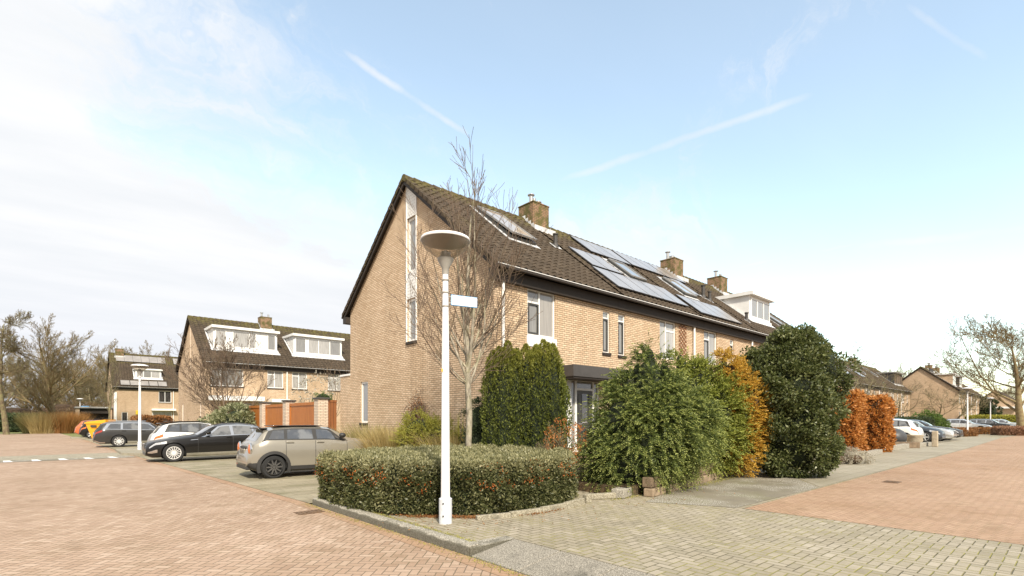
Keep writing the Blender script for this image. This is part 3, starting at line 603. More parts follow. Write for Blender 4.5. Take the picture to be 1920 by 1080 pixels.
def dormer(h, x0, x1, yf, z0, z1, cuts, panes=None, wall='white_board', D=9.3, zr=10.0, over=.15, side='white_board', fwin=None, frame='white_paint'):
    """box dormer: front face at y=yf, flat roof running back into the slope"""
    yb = -.34 + (z1 - 5.92) / (zr - 5.92) * (D / 2 + .34) + .25
    b = MB(); b.add([(x0, yf, z0), (x1, yf, z0), (x1, yf, z1), (x0, yf, z1), (x0, yb, z1), (x1, yb, z1), (x0, yb, z1 - .3), (x1, yb, z1 - .3)], [(0, 1, 2, 3), (0, 3, 4, 6), (1, 7, 5, 2), (3, 2, 5, 4)])
    d_ = b.build('dormer', side, h)
    r = MB(); r.box(x0 - over, x1 + over, yf - over - .12, yb, z1 + .003, z1 + .20); r.build('dormer_roof', wall, d_)
    a, c = fwin or (x0 + .12, x1 - .12)
    mp = lambda u, dd, z: (u, yf - dd, z)
    window(d_, mp, a, c, z0 + .12, z1 - .12, cuts=cuts, panes=panes, sill=False, rec=-.06, fr=.07, frame=frame)
    s_ = MB(); s_.box(x0 - .05, x1 + .05, yf - .09, yf - .003, z0 - .06, z0 + .10); s_.build('dormer_sill', wall, d_)
    P = roofpt(D, zr); l = MB(); f0 = (yf + .34) / (D / 2 + .34); slopebox(l, P, x0 - .2, x1 + .2, f0 - .045, f0 - .005, .055, .075)
    for xx in (x0 - .16, x1 + .04): slopebox(l, P, xx, xx + .12, f0, f0 + (z1 - z0) / (zr - 5.92), .055, .08)
    l.build('flashing', 'lead', d_); return d_

TS = {'cuts': (.45,), 'transom': {0: 5.15}, 'sash': (0,), 'panes': ['glass_grey', 'glass_mid'], 'sill': False}
NR = {'fr': .05, 'sash': (0,), 'transom': {0: 5.14}}
h1 = house('large corner terrace house with the tall white window strip in its brick gable', 0, 0, 5.6, left=True, pipe=.30,
    wins=[(1.32, 2.54, 4.13, 5.56, TS), (4.94, 5.33, 3.92, 5.36, NR)],
    lwins=[(7.72, 8.35, 1.45, 3.1, {'panes': ['glass_grey'], 'fr': .08}), (4.10, 4.70, 4.3, 5.78, {'fr': .08}), (4.10, 4.70, 6.72, 8.60, {'fr': .08, 'sill': False})], holes_extra=[(3.2, 4.75, .6, 2.9)], chim=6.05 - .05)
b = MB(); b.box(1.28, 2.58, -.03, -.003, 3.80, 4.12); b.build('window_panel', 'white_board', h1)
# white board strip between gable windows
b = MB(); b.box(-.02, -.003, 4.10, 4.70, 5.79, 6.71); b.build('board_strip', 'siding', h1)
b = MB(); b.add([(-.02, 4.10, 8.61), (-.02, 4.70, 8.61), (-.02, 4.70, 9.80), (-.02, 4.65, 9.86), (-.02, 4.10, 9.42), (-.003, 4.10, 8.61), (-.003, 4.70, 8.61), (-.003, 4.70, 9.80), (-.003, 4.65, 9.86), (-.003, 4.10, 9.42)], [(4, 3, 2, 1, 0), (0, 1, 6, 5), (0, 5, 9, 4), (1, 2, 7, 6)]); b.build('board_strip', 'siding', h1)
b = MB(); b.box(-.04, -.003, 4.70, 4.74, 4.3, 9.75); b.build('board_trim', 'white_paint', h1); b = MB(); b.box(-.04, -.003, 4.06, 4.10, 4.3, 9.40); b.build('board_trim', 'white_paint', h1)
# porch: canopy, door, side light
b = MB(); b.box(2.55, 6.4, -.75, -.004, 2.92, 3.28); b.build('canopy', 'canopy_grey', h1, bevel=.01)
b = MB(); b.box(2.58, 6.37, -.72, -.006, 2.87, 2.918); b.build('canopy_soffit', 'fascia_brown', h1)
b = MB(); b.box(3.2, 3.28, .03, .11, .6, 2.86); b.box(3.52, 3.61, .03, .11, .6, 2.86); b.box(4.42, 4.50, .03, .11, .6, 2.86); b.box(3.61, 4.42, .03, .11, 2.56, 2.63); b.box(3.2, 4.75, .03, .11, 2.861, 2.9); b.box(4.69, 4.75, .03, .11, .6, 2.86); b.box(3.15, 4.8, -.05, .11, .54, .598); dfr = b.build('door_frame', 'white_paint', h1)
b = MB(); b.box(3.61, 4.42, .05, .10, .61, 2.555)
for (xa, xb, za, zb_) in ((3.68, 3.98, .7, 1.35), (4.05, 4.35, .7, 1.35), (3.68, 3.80, 1.6, 2.45), (4.23, 4.35, 1.6, 2.45)):
    b.box(xa, xb, .035, .049, za, zb_)
door = b.build('door', 'dark_frame', h1, bevel=.006)
b = MB(); b.box(3.88, 4.15, .04, .048, 1.6, 2.45); b.build('pane', 'glass_dark', door)
b = MB(); b.tube((3.70, -.0, 1.45), (3.70, .045, 1.45), .03, n=8); b.box(3.69, 3.83, -.02, 0, 1.44, 1.46); b.box(3.88, 4.15, .03, .047, 1.47, 1.53); b.build('handle', 'chrome', door)
b = MB(); b.box(3.28, 3.52, .07, .08, .6, 2.86); b.box(3.61, 4.42, .07, .08, 2.63, 2.86); b.box(4.5, 4.69, .07, .08, .6, 2.86); b.build('side_window', 'glass_grey', h1)
b = MB(); b.box(2.55, 3.19, -.10, -.004, .5, 2.86); b.build('porch_post', 'white_board', h1)
b = MB(); b.prism([(3.0, -.9), (5.2, -.9), (5.2, -.02), (3.0, -.02)], .1, .54); b.prism([(3.0, -1.25), (5.2, -1.25), (5.2, -.91), (3.0, -.91)], .1, .38); tag(b.build('brick_steps', 'brick_wall'), 'low brick doorstep in front of the dark panelled door', 'steps')
skylight(h1, 2.15, 3.35, .42, .80, openk=.22, glass='blind_beige'); vent(h1, 5.2, .57)
P_ = roofpt(9.3, 10.0)
h2 = house('second house of the near terrace, with the first block of solar panels and a trellis', 5.6, 0, 5.6, pipe=5.52,
    wins=[(.23, .64, 3.9, 5.38, NR), (2.94, 4.14, 4.0, 5.56, {'cuts': (.42,), 'transom': {1: 5.15}, 'sash': (), 'panes': ['glass_curtain', 'glass_curtain'], 'sill': False}), (1.5, 2.4, .6, 2.7, {'glass': 'glass_dark'})])
for i in range(5): solar(h2, 2.5 + i * .99 - (.0 if i < 3 else 0), .70) if 2.5 + i * .99 < 5.0 else None
for x, f in ((.55, .37), (1.55, .37), (.30, .09), (1.30, .09), (2.30, .09), (3.30, .09), (4.30 - .0, .09)): solar(h2, x, f)
skylight(h2, 3.1, 4.2, .37, .62, glass='glass_grey')
b = MB()      # lattice
for i in range(9):
    for s_ in (1, -1):
        z0 = 3.9 + i * .18; xa, xb = (4.35, 4.95) if s_ > 0 else (4.95, 4.35)
        b.add([(xa, -.02, z0), (xb, -.02, z0 + .45), (xb, -.02, z0 + .48), (xa, -.02, z0 + .03), (xa, -.035, z0), (xb, -.035, z0 + .45), (xb, -.035, z0 + .48), (xa, -.035, z0 + .03)], [(0, 1, 2, 3), (7, 6, 5, 4), (0, 4, 5, 1), (3, 2, 6, 7)])
b.build('trellis', 'gate_wood_dark', h2)
h3 = house('third house of the near terrace, solar panels along its eave behind the conifers', 11.2, 0, 5.6,
    wins=[(.9, 2.09, 4.05, 5.56, TS), (3.4, 3.8, 3.9, 5.38, NR), (1.2, 2.3, .6, 2.7, {'glass': 'glass_dark'})], chim=5.85)
for i in range(3): solar(h3, .1 + i * .0 + i * .99, .72)
for x, f in ((3.15, .72), (3.15, .45), (4.15, .72)): solar(h3, x, f)
for i in range(4): solar(h3, .25 + i * 1.0, .04)
skylight(h3, 1.85, 2.95, .37, .62, glass='glass_curtain'); vent(h3, 4.95, .5, .6, .09); vent(h3, 5.25, .46, .45)
h4 = house('fourth house of the near terrace, with the small white dormer at its right', 16.8, 0, 5.6, pipe=.1,
    wins=[(3.5, 4.7, 4.05, 5.5, TS), (1.8, 2.2, 3.9, 5.38, NR)], chim=5.75, chim_pots=2)
dormer(h4, 2.15, 4.9, .95, 7.05, 8.35, (.33, .66), panes=['glass_grey'] * 3)
vent(h4, 1.1, .2, .4)
h5 = house('last house of the near terrace, its sloping roof end showing beyond the white dormer', 22.4, 0, 5.6, right=True, wins=[(1.5, 2.7, 4.05, 5.5, TS)], chim=None)
skylight(h5, 2.0, 3.0, .35, .6)
# second chimney of the near terrace sits on the boundary of houses 1 and 2 handled above

# low side wall of the corner house
GRP2 = 'terraced houses behind the parking bays'
TL = {'cuts': (.45,), 'transom': {0: 5.2}, 'sill': True, 'panes': ['glass_curtain', 'glass_curtain']}
g1 = house('end house of the terrace behind the parked cars, with the wider white dormer', -.69, 32.95, 6.0, D=10.8, zr=10.1, left=True, group=GRP2, chim=5.75, chim_pots=2, mat_wall='brick_wall',
    wins=[(.39, 2.64, 4.13, 5.5, {'cuts': (.28,), 'panes': ['glass_grey', 'glass_grey']}), (4.42, 5.65, 4.12, 5.55, TL)],
    lwins=[(1.45, 1.85, 1.8, 2.95, {}), (8.6, 9.1, .4, 2.95, {}), (5.3, 5.7, 4.2, 9.3, {'fr': .1, 'glass': 'glass_curtain'})], pipe=5.93)
dormer(g1, .8, 5.55, 1.25, 7.2, 8.75, (.17, .28, .55, .66, .86), panes=['glass_curtain', 'white_board', 'glass_curtain', 'glass_curtain', 'white_board', 'glass_grey'], zr=10.1, D=10.8)
b = MB(); b.box(.2, 3.9, -1.1, -.003, 3.0, 3.35); b.build('canopy', 'white_board', g1)
b = MB(); b.box(4.5, 5.9, -.9, -.003, 2.95, 3.2); b.build('canopy', 'white_board', g1)
g2 = house('middle house of the terrace behind the parked cars, with the narrower white dormer', 5.31, 32.95, 6.0, D=10.8, zr=10.1, group=GRP2,
    wins=[(.35, 1.6, 4.12, 5.55, TL), (3.4, 5.2, 4.12, 5.55, TL)])
dormer(g2, .9, 5.2, 1.25, 7.2, 8.75, (.22, .28, .5, .75), panes=['glass_grey', 'white_board', 'glass_curtain', 'glass_curtain', 'glass_grey'], zr=10.1, D=10.8)
g3_ = house('house of the rear left terrace mostly hidden behind the corner gable', 11.31, 32.95, 6.0, D=10.8, zr=10.1, group=GRP2, right=True, wins=[(.6, 2.6, 4.12, 5.55, TL)], chim=None)
f1 = house('distant brick house with solar panels and a small white dormer behind the dark estate car', -3.1, 75, 6.9, D=11, zr=10.9, left=True, group='terraced houses far left', chim=1.0, chim_pots=2, mat_wall='brick_far',
    wins=[(4.95, 6.43, 3.9, 5.5, {'cuts': (.5,), 'glass': 'glass_dark'}), (.82, 1.48, .5, 2.5, {'glass': 'glass_dark'}), (4.2, 6.5, 1.0, 2.6, {'glass': 'glass_curtain'})], pipe=6.68)
dormer(f1, 2.4, 5.4, 1.2, 7.2, 8.4, (.3, .62), panes=['glass_curtain', 'glass_grey', 'glass_curtain'], zr=10.9, D=11)
for i in range(6): solar(f1, .5 + i * .97, .74, D=11, zr=10.9, fl=.2)
for i in range(5): solar(f1, .7 + i * 1.05, .03, D=11, zr=10.9, w_=1.03, fl=.14)
b = MB(); b.box(4.1, 6.9, -.7, -.003, 2.75, 3.0); b.build('canopy', 'white_board', f1)
b = MB(); b.box(2.35, 2.6, -.1, -.003, 2.2, 2.75); b.build('alarm_box', 'yellow_box', f1)
b = MB(); b.box(0, .3, -.1, -.003, .3, 5.2); b.build('corner_trim', 'white_board', f1)
f2 = house('distant brick house to the right of the solar roof, half hidden by the next gable', 3.8, 75, 6.5, D=11, zr=10.9, right=True, group='terraced houses far left', mat_wall='brick_far', wins=[(.4, 1.6, 3.9, 5.5, {'cuts': (.5,)})])
for i in range(3): solar(f2, .4 + i * .97, .74, D=11, zr=10.9, fl=.2)
# carport beside it
cp = empty('carport', (-6.9, 76, 0), 0, 'flat-roofed dark carport left of the distant brick house', 'carport')
b = MB(); b.box(0, .35, 0, 6, 0, 3.0); b.box(3.5, 3.7, 0, 6, 0, 3.0); b.box(.35, 3.5, 5.8, 6, 0, 3.0); b.build('wall', 'brick_far', cp)
b = MB(); b.box(-.1, 3.75, -.2, 6.1, 3.003, 3.2); b.build('roof', 'zinc', cp)
b = MB(); b.box(.35, 3.5, .8, .9, 0, 2.2); b.box(.35, 3.5, .2, .3, 2.3, 2.99); b.build('door', 'fascia_brown', cp)  # dark panels fill the open front; its shade is put into their colour
# terraces on the right
lbl = ['nearest of the houses beyond the orange beech hedge, its roof lined with skylight strips', 'second of the houses beyond the orange beech hedge', 'third of the houses beyond the orange beech hedge', 'fourth of the houses beyond the orange beech hedge', 'fifth of the houses beyond the orange beech hedge', 'house with the dark box dormer beside the large bare gable']
for i in range(6):
    hh = house(lbl[i], 54.5 + i * 6.5, 7.1, 6.5, group='terraced houses on the far right', left=(i == 0), right=(i == 5), mat_wall='brick_far', sub=4,
        wins=[(1.0, 2.4, 4.1, 5.5, {'cuts': (.5,)}), (4.2, 5.0, 4.1, 5.5, {}), (1.0, 2.6, 1.0, 2.6, {}), (4.0, 4.9, .3, 2.5, {'glass': 'glass_dark'})], chim=(5.9 if i in (1, 3) else None), pipe=.2)
    if i < 5: skylight(hh, 2.0, 2.6, .5, .82)
    if i in (1, 2): [solar(hh, 3.2 + k, .3) for k in range(2)]
    if i == 5: dormer(hh, .3, 5.8, .9, 7.0, 8.7, (.3, .6, .8), wall='zinc', side='black_pipe', frame='dark_frame', panes=['glass_dark'] * 4)
lbl = ['brown gable end house beyond the parked cars on the right', 'second house of the terrace behind the right-hand street lamp', 'third house of the terrace behind the right-hand street lamp', 'fourth house of the terrace behind the right-hand street lamp']
for i in range(4):
    hh = house(lbl[i], 95 + i * 6.8, 1.35, 6.8, group='terraced houses behind the right lamps', left=(i == 0), right=(i == 3), mat_wall='brick_far', sub=4,
        wins=[(.7, 2.2, 4.1, 5.5, {'cuts': (.5,), 'glass': 'glass_dark'}), (4.0, 5.2, 4.1, 5.5, {'glass': 'glass_dark'}), (.7, 2.4, .6, 2.7, {'glass': 'glass_dark'}), (3.6, 4.8, .3, 2.6, {'glass': 'glass_dark'})], chim=(5.9 if i in (0, 1) else None), pipe=6.6, chim_pots=4)
    if i in (0, 1): dormer(hh, .9, 3.6, .8, 7.0, 8.6, (.5,), wall='white_board', side='brick_far' if i == 0 else 'black_pipe')
    if i == 0: [vent(hh, 1.2 + k * .8, .8, .5, .1) for k in range(4)]
hh = house('farthest plain brick gable with a white canopy line behind the big bare tree', 176, 0, 30, D=7.4, zr=9.2, left=True, group='terraced houses behind the right lamps', mat_wall='brick_far', sub=2, tw=.6, wins=[], chim=None, name='brick_house')
b = MB(); b.box(-1.0, -.003, -1.0, 8.0, 4.3, 4.75); b.build('canopy', 'white_board', hh)
# side extension, pillars and wooden gates of the corner garden
sw = empty('garden_wall', (0, 9.3, 0), 0, 'low brick extension wall with a white cap left of the corner gable', 'wall')
b = MB(); b.box(0, .2, .003, .98, 0, 3.42); b.build('wall', 'brick_wall', sw); b = MB(); b.box(-.03, .25, .003, 1.0, 3.423, 3.5); b.build('cap', 'white_paint', sw)
gx = -.62
def front_gp(px, xx):   # y at which plane x=xx shows in column px
    r = (px - 960) / 957; ux, uy = .74256, .66978
    X0, Y0 = -.52 + xx * ux, 14.4 + xx * uy; return (r * Y0 - X0) / (-uy - r * ux)
ys = [front_gp(px, gx) for px in (608, 594, 547, 537, 502, 492.5, 464, 455.5)]
pil = [(front_gp(602, gx), 'rightmost brick pillar of the wooden garden gates'), (front_gp(541.5, gx), 'second brick pillar from the right between the orange wooden panels'), (front_gp(497, gx), 'third brick pillar from the right between the orange wooden panels'), (front_gp(460, gx), 'leftmost brick pillar of the wooden garden gates')]
for i, (y, lb) in enumerate(pil):
    p = empty('brick_pillar', (gx, y, 0), 0, lb, 'pillar', 'brick pillars of the garden wall')
    b = MB(); b.box(-.22, .22, -.22, .22, 0, 2.45); b.build('shaft', 'brick_pillar', p); b = MB(); b.box(-.27, .27, -.27, .27, 2.453, 2.53); b.build('cap', 'canopy_grey', p, bevel=.01)
gl_ = ['widest orange wooden garden panel, next to the rightmost pillar', 'middle orange wooden garden panel between two brick pillars', 'leftmost orange wooden garden panel']
for i in range(3):
    ya, yb = pil[i][0] + .235, pil[i + 1][0] - .235; p = empty('wooden_gate', (gx, ya, 0), 0, gl_[i], 'gate', 'orange wooden garden panels')
    b = MB(); b.box(-.03, .03, 0, yb - ya, .15, 2.22); b.build('panel', 'gate_wood', p)
    b = MB(); b.box(-.06, .06, 0, yb - ya, 2.223, 2.36); b.box(-.06, -.033, 0, .1, .15, 2.22); b.box(-.06, -.033, yb - ya - .1, yb - ya, .15, 2.22); b.build('rail', 'gate_wood', p)
y = pil[0][0]
p = empty('timber_screen', (gx + .22, y - .2, 0), 0, 'shade-darkened brown wooden panel on a brick base between the pillar and the house', 'panel')
b = MB(); b.box(.003, .40, .05, .11, .95, 2.42); b.build('panel', 'gate_wood_dark', p)  # shade on this return panel is put into the darker wood colour
b = MB(); b.box(.003, .40, .03, .13, .0, .947); b.build('base', 'brick_wall', p); b = MB(); b.box(.003, .4, .03, .049, 2.34, 2.43); b.box(.003, .05, .03, .049, .96, 2.339); b.build('rail', 'gate_wood_dark', p)

# ------------------------------------------------------------------ vegetation
def frame_for(dirs, rng):
    r = rng.normal(size=dirs.shape); b = np.cross(dirs, r); b /= np.linalg.norm(b, axis=1, keepdims=True) + 1e-9; return b
def leafmesh(name, C, A, L, W, m, parent, rng):
    """diamond leaves: base C, axis A (unit), length L, width W"""
    n = len(C); B = frame_for(A, rng); L = np.broadcast_to(np.asarray(L), (n,))[:, None]; W = np.broadcast_to(np.asarray(W), (n,))[:, None]
    V = np.empty((n, 4, 3)); V[:, 0] = C; V[:, 1] = C + A * L * .5 + B * W * .5; V[:, 2] = C + A * L; V[:, 3] = C + A * L * .5 - B * W * .5
    return npmesh(name, V.reshape(-1, 3), np.arange(4 * n).reshape(n, 4), m, parent)
def unit(v): return v / (np.linalg.norm(v, axis=-1, keepdims=True) + 1e-9)
def lobed(macro, nclump, cr, per, rng, zmin=.12, squash=1.0, jit=1.0):
    """points on many small clumps spread over big lobes; returns centre pts, outward dir, clump dir"""
    macro = np.array(macro, float); area = (macro[:, 3] * macro[:, 4] + macro[:, 3] * macro[:, 5] + macro[:, 4] * macro[:, 5]); pr = area / area.sum()
    cs = []; ds = []
    while len(cs) < nclump:
        k = rng.choice(len(macro), p=pr); dv = unit(rng.normal(size=3)); p = macro[k, :3] + dv * macro[k, 3:6] * rng.uniform(.80, 1.09)
        if p[2] < zmin: continue
        q = (p - macro[:, :3]) / macro[:, 3:6]; r2 = (q ** 2).sum(1); r2[k] = 9
        if (r2 < .62).any(): continue
        cs.append(p); ds.append(unit(dv / macro[k, 3:6]))
    cs, ds = np.array(cs), np.array(ds); n = nclump * per; ci = np.repeat(np.arange(nclump), per)
    lv = unit(rng.normal(size=(n, 3)) + ds[ci] * 1.0); rad = cr * rng.uniform(.5, 1.45, nclump)[ci][:, None]
    P = cs[ci] + lv * rad * np.array([1, 1, squash]) * rng.uniform(.35, 1, n)[:, None] ** .5 * jit
    ok = P[:, 2] > zmin - .05; return P[ok], ds[ci][ok], lv[ok]
def spray_leaves(name, P, D, Ls, K, L, W, m, parent, rng, droop=.35):
    n = len(P); D = unit(D); S_ = unit(np.cross(D, np.array([0, 0, 1.]) + rng.normal(size=D.shape) * .35)); ls = Ls * rng.uniform(.5, 1.25, n)[:, None]; C = []; A = []; LL = []
    for k in range(K):
        t_ = (k + .3) / K; ax = unit(D + np.array([0, 0, -droop * t_ * 1.6])); c_ = P + D * ls * t_ + np.array([0, 0, -1.]) * ls * droop * t_ * t_
        for sg in ((-1, 1) if k < K - 1 else (-.3, .3, 0)):
            C.append(c_); A.append(unit(ax + S_ * sg * 1.0 + rng.normal(size=P.shape) * .22)); LL.append(np.full(n, L * (1.15 - .55 * t_)))
    o = leafmesh(name, np.concatenate(C), np.concatenate(A), np.concatenate(LL) * rng.uniform(.7, 1.2, n * len(C)), W, m, parent, rng)
    tip = {'leaf_spruce': 'tip_spruce', 'leaf_spruce_bright': 'tip_bright', 'leaf_gold': 'tip_gold', 'leaf_lime': 'tip_bright'}.get(m)
    if tip:
        o.data.materials.append(M[tip]); mi = np.zeros(n * len(C), np.int32); nt_ = n * (3 + 2 * max(0, K // 3 - 1)); mi[-nt_:] = rng.uniform(size=nt_) < .75; o.data.polygons.foreach_set('material_index', mi)
    return o
def core(macro, k, m, parent, name='shade_core', zmin=.1):
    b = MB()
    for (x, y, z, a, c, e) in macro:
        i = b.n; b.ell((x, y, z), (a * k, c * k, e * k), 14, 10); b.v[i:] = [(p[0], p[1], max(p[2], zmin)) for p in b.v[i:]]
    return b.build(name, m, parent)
def bush(name, label, cat, loc, macro, nclump, cr, per, m, L=.06, W=.025, wo=.6, wr=.6, up=.1, seed=1, corem='core_green', ck=.86, zmin=.02, squash=1, group=None, spray=None, shoots=None):
    rng = np.random.default_rng(seed); h = empty(name, loc, 0, label, cat, group)
    P, dv, lv = lobed(macro, nclump, cr, per, rng, zmin, squash)
    A = unit(dv * wo + lv * wo + rng.normal(size=P.shape) * wr + np.array([0, 0, up]))
    if spray: spray_leaves('foliage', P, A, spray[0], spray[1], L, W, m, h, rng, spray[2])
    else: leafmesh('foliage', P, A, L * rng.uniform(.6, 1.3, len(P)), W * rng.uniform(.7, 1.3, len(P)), m, h, rng)
    if shoots:
        P, dv, lv = lobed(macro, shoots[0], cr * .5, 1, rng, zmin + .3, 1.0); A = unit(dv * .8 + np.array([0, 0, shoots[2]]) + rng.normal(size=P.shape) * .25)
        spray_leaves('shoots', P, A, shoots[1], 9, L, W, m, h, rng, .25)
    if corem: core(macro, ck, corem, h, zmin=0.0)
    return h
def tubes_np(segs, name, m, parent):
    S = np.array(segs, float)
    if len(S) == 0: return None
    for_big = S[:, 6] > .022; parts_v = []; parts_f = []; off = 0
    for msk, n in ((for_big, 7), (~for_big, 3)):
        T_ = S[msk]
        if len(T_) == 0: continue
        p0, p1, r0, r1 = T_[:, :3], T_[:, 3:6], T_[:, 6], T_[:, 7]; dd = unit(p1 - p0)
        ref = np.where(np.abs(dd[:, 2:3]) > .9, np.array([[1., 0, 0]]), np.array([[0, 0, 1.]])); a = unit(np.cross(dd, ref)); b_ = np.cross(dd, a)
        an = np.arange(n) * 2 * np.pi / n; ring = a[:, None] * np.cos(an)[None, :, None] + b_[:, None] * np.sin(an)[None, :, None]
        V = np.concatenate([p0[:, None] + ring * r0[:, None, None], p1[:, None] + ring * r1[:, None, None]], 1)
        i = np.arange(n); f = np.stack([i, (i + 1) % n, n + (i + 1) % n, n + i], 1); F = (np.arange(len(T_)) * 2 * n)[:, None, None] + f[None]
        parts_v.append(V.reshape(-1, 3)); parts_f.append(F.reshape(-1, 4) + off); off += len(T_) * 2 * n
    o = npmesh(name, np.concatenate(parts_v), np.concatenate(parts_f), m, parent)
    o.data.polygons.foreach_set('use_smooth', [True] * len(o.data.polygons)); return o
def grow(rng, p, d_, L_, r, lev, maxlev, P, big, small):
    ix = lambda t_: t_[min(lev, len(t_) - 1)]; ns = ix(P.get('nseg', (9, 7, 6, 4, 3))); pos = np.array(p, float); dv = unit(np.array(d_, float)); rr = r
    wob = P.get('wob', .12) * (1 + .3 * lev); tr = ix(P.get('trop', (0, .05, .08, .06, .05)))
    ch = P['kids'][min(lev, len(P['kids']) - 1)]; s0 = ix(P.get('start', (.3, .2, .15, .1))); done = 0
    for i in range(ns):
        dv = unit(dv + rng.normal(size=3) * wob + np.array([0, 0, tr])); q = pos + dv * L_ / ns; r2 = max(P['rmin'], r * (1 - (i + 1) / ns * P.get('taper', .8)))
        (big if lev < P.get('trunklev', 1) else small).append((*pos, *q, rr, r2))
        if lev < maxlev:
            t_ = (i + 1) / ns
            if t_ > s0:
                want = int(round(ch * (t_ - s0) / (1 - s0)))
                while done < want:
                    done += 1; az = rng.uniform(0, 2 * np.pi); an = rng.uniform(*P['ang'][min(lev, len(P['ang']) - 1)])
                    a = unit(np.cross(dv, [0.3, .2, 1] if abs(dv[2]) < .9 else [1, 0, 0])); b_ = np.cross(dv, a)
                    nd = unit(dv * math.cos(an) + (a * math.cos(az) + b_ * math.sin(az)) * math.sin(an))
                    f = rng.uniform(0, 1); st = pos + (q - pos) * f
                    grow(rng, st, nd, L_ * P['lr'][min(lev, len(P['lr']) - 1)] * (1.15 - .6 * t_ * P.get('tip', 1)) * rng.uniform(.75, 1.2), max(P['rmin'], (rr * (1 - f) + r2 * f) * P.get('rr', .55)), lev + 1, maxlev, P, big, small)
        pos = q; rr = r2
def tree(name, label, cat, loc, seed, H, r, maxlev, P, bark, twig=None, group=None, lean=(0, 0), cname='crown'):
    rng = np.random.default_rng(seed); h = empty(name, loc, 0, label, cat, group); big = []; small = []
    grow(rng, (0, 0, -.05), (lean[0], lean[1], 1), H, r, 0, maxlev, P, big, small)
    tubes_np(big, 'trunk', bark, h); tubes_np(small, cname, twig or bark, h); return h

# --- near young tree with upswept leaders, rising out of the hedge
def near_tree():
    h = empty('bare_tree', (-1.97, -1.46, .1), 0, 'slender bare young tree with pale bark rising from the hedge in front of the gable', 'tree'); rng = np.random.default_rng(11); big = []; small = []
    pts = [(0, 0, 0), (-.01, .02, .8), (.01, 0, 1.6), (-.02, .02, 2.2), (-.03, .02, 2.6)]; rad = [.085, .075, .072, .075, .07]
    for a, b_, r0, r1 in zip(pts[:-1], pts[1:], rad[:-1], rad[1:]): big.append((*a, *b_, r0, r1))
    P = dict(kids=(0, 12, 6, 3), ang=((.3, .6), (.35, .8), (.35, .7), (.3, .8)), lr=(.5, .40, .5, .5), rmin=.0048, wob=.045, trop=(0, .10, .10, .05, .03), start=(.3, .10, .15, .1), taper=.84, rr=.58, trunklev=0, nseg=(9, 10, 7, 5, 4))
    Rv = np.array((.743, -.669, 0)) * -1; right = np.array((math.cos(R(-42.05)), math.sin(R(-42.05)), 0)); fwd = np.array((.67, .743, 0))
    lead = [(.03, .05, 4.60, .062), (-.22, .1, 4.23, .042), (.18, -.1, 4.60, .045), (-.42, -.1, 4.0, .034), (.40, .12, 3.9, .034), (-.75, .15, 3.0, .027), (.75, -.1, 2.6, .024), (.1, .5, 3.9, .03), (-.1, -.5, 3.5, .028), (-1.2, 0, 2.7, .022), (1.2, .1, 2.0, .018), (-.95, -.5, 2.3, .02), (-.55, .3, 3.8, .026), (.55, .3, 3.6, .026), (.3, .5, 4.0, .028)]
    for i, (s_, f_, L_, r_) in enumerate(lead):
        z = 2.15 + (.45 if i < 3 else rng.uniform(0, .9)) if i < 9 or i > 11 else 2.15 + rng.uniform(0, .2)
        dv = right * s_ + fwd * f_ + np.array([0, 0, 1 if abs(s_) < .5 else .75]); grow(rng, (-.02, .02, z), dv, L_, r_, 1, 3 if i > 8 else 3, P, big, small)
    tubes_np(big, 'trunk', 'bark_pale', h); th = [s_ for s_ in small if s_[6] > .016]; tn = [s_ for s_ in small if s_[6] <= .016]
    tubes_np(th, 'branches', 'bark_pale', h); tubes_np(tn, 'twigs', 'bark_twig', h)
near_tree()

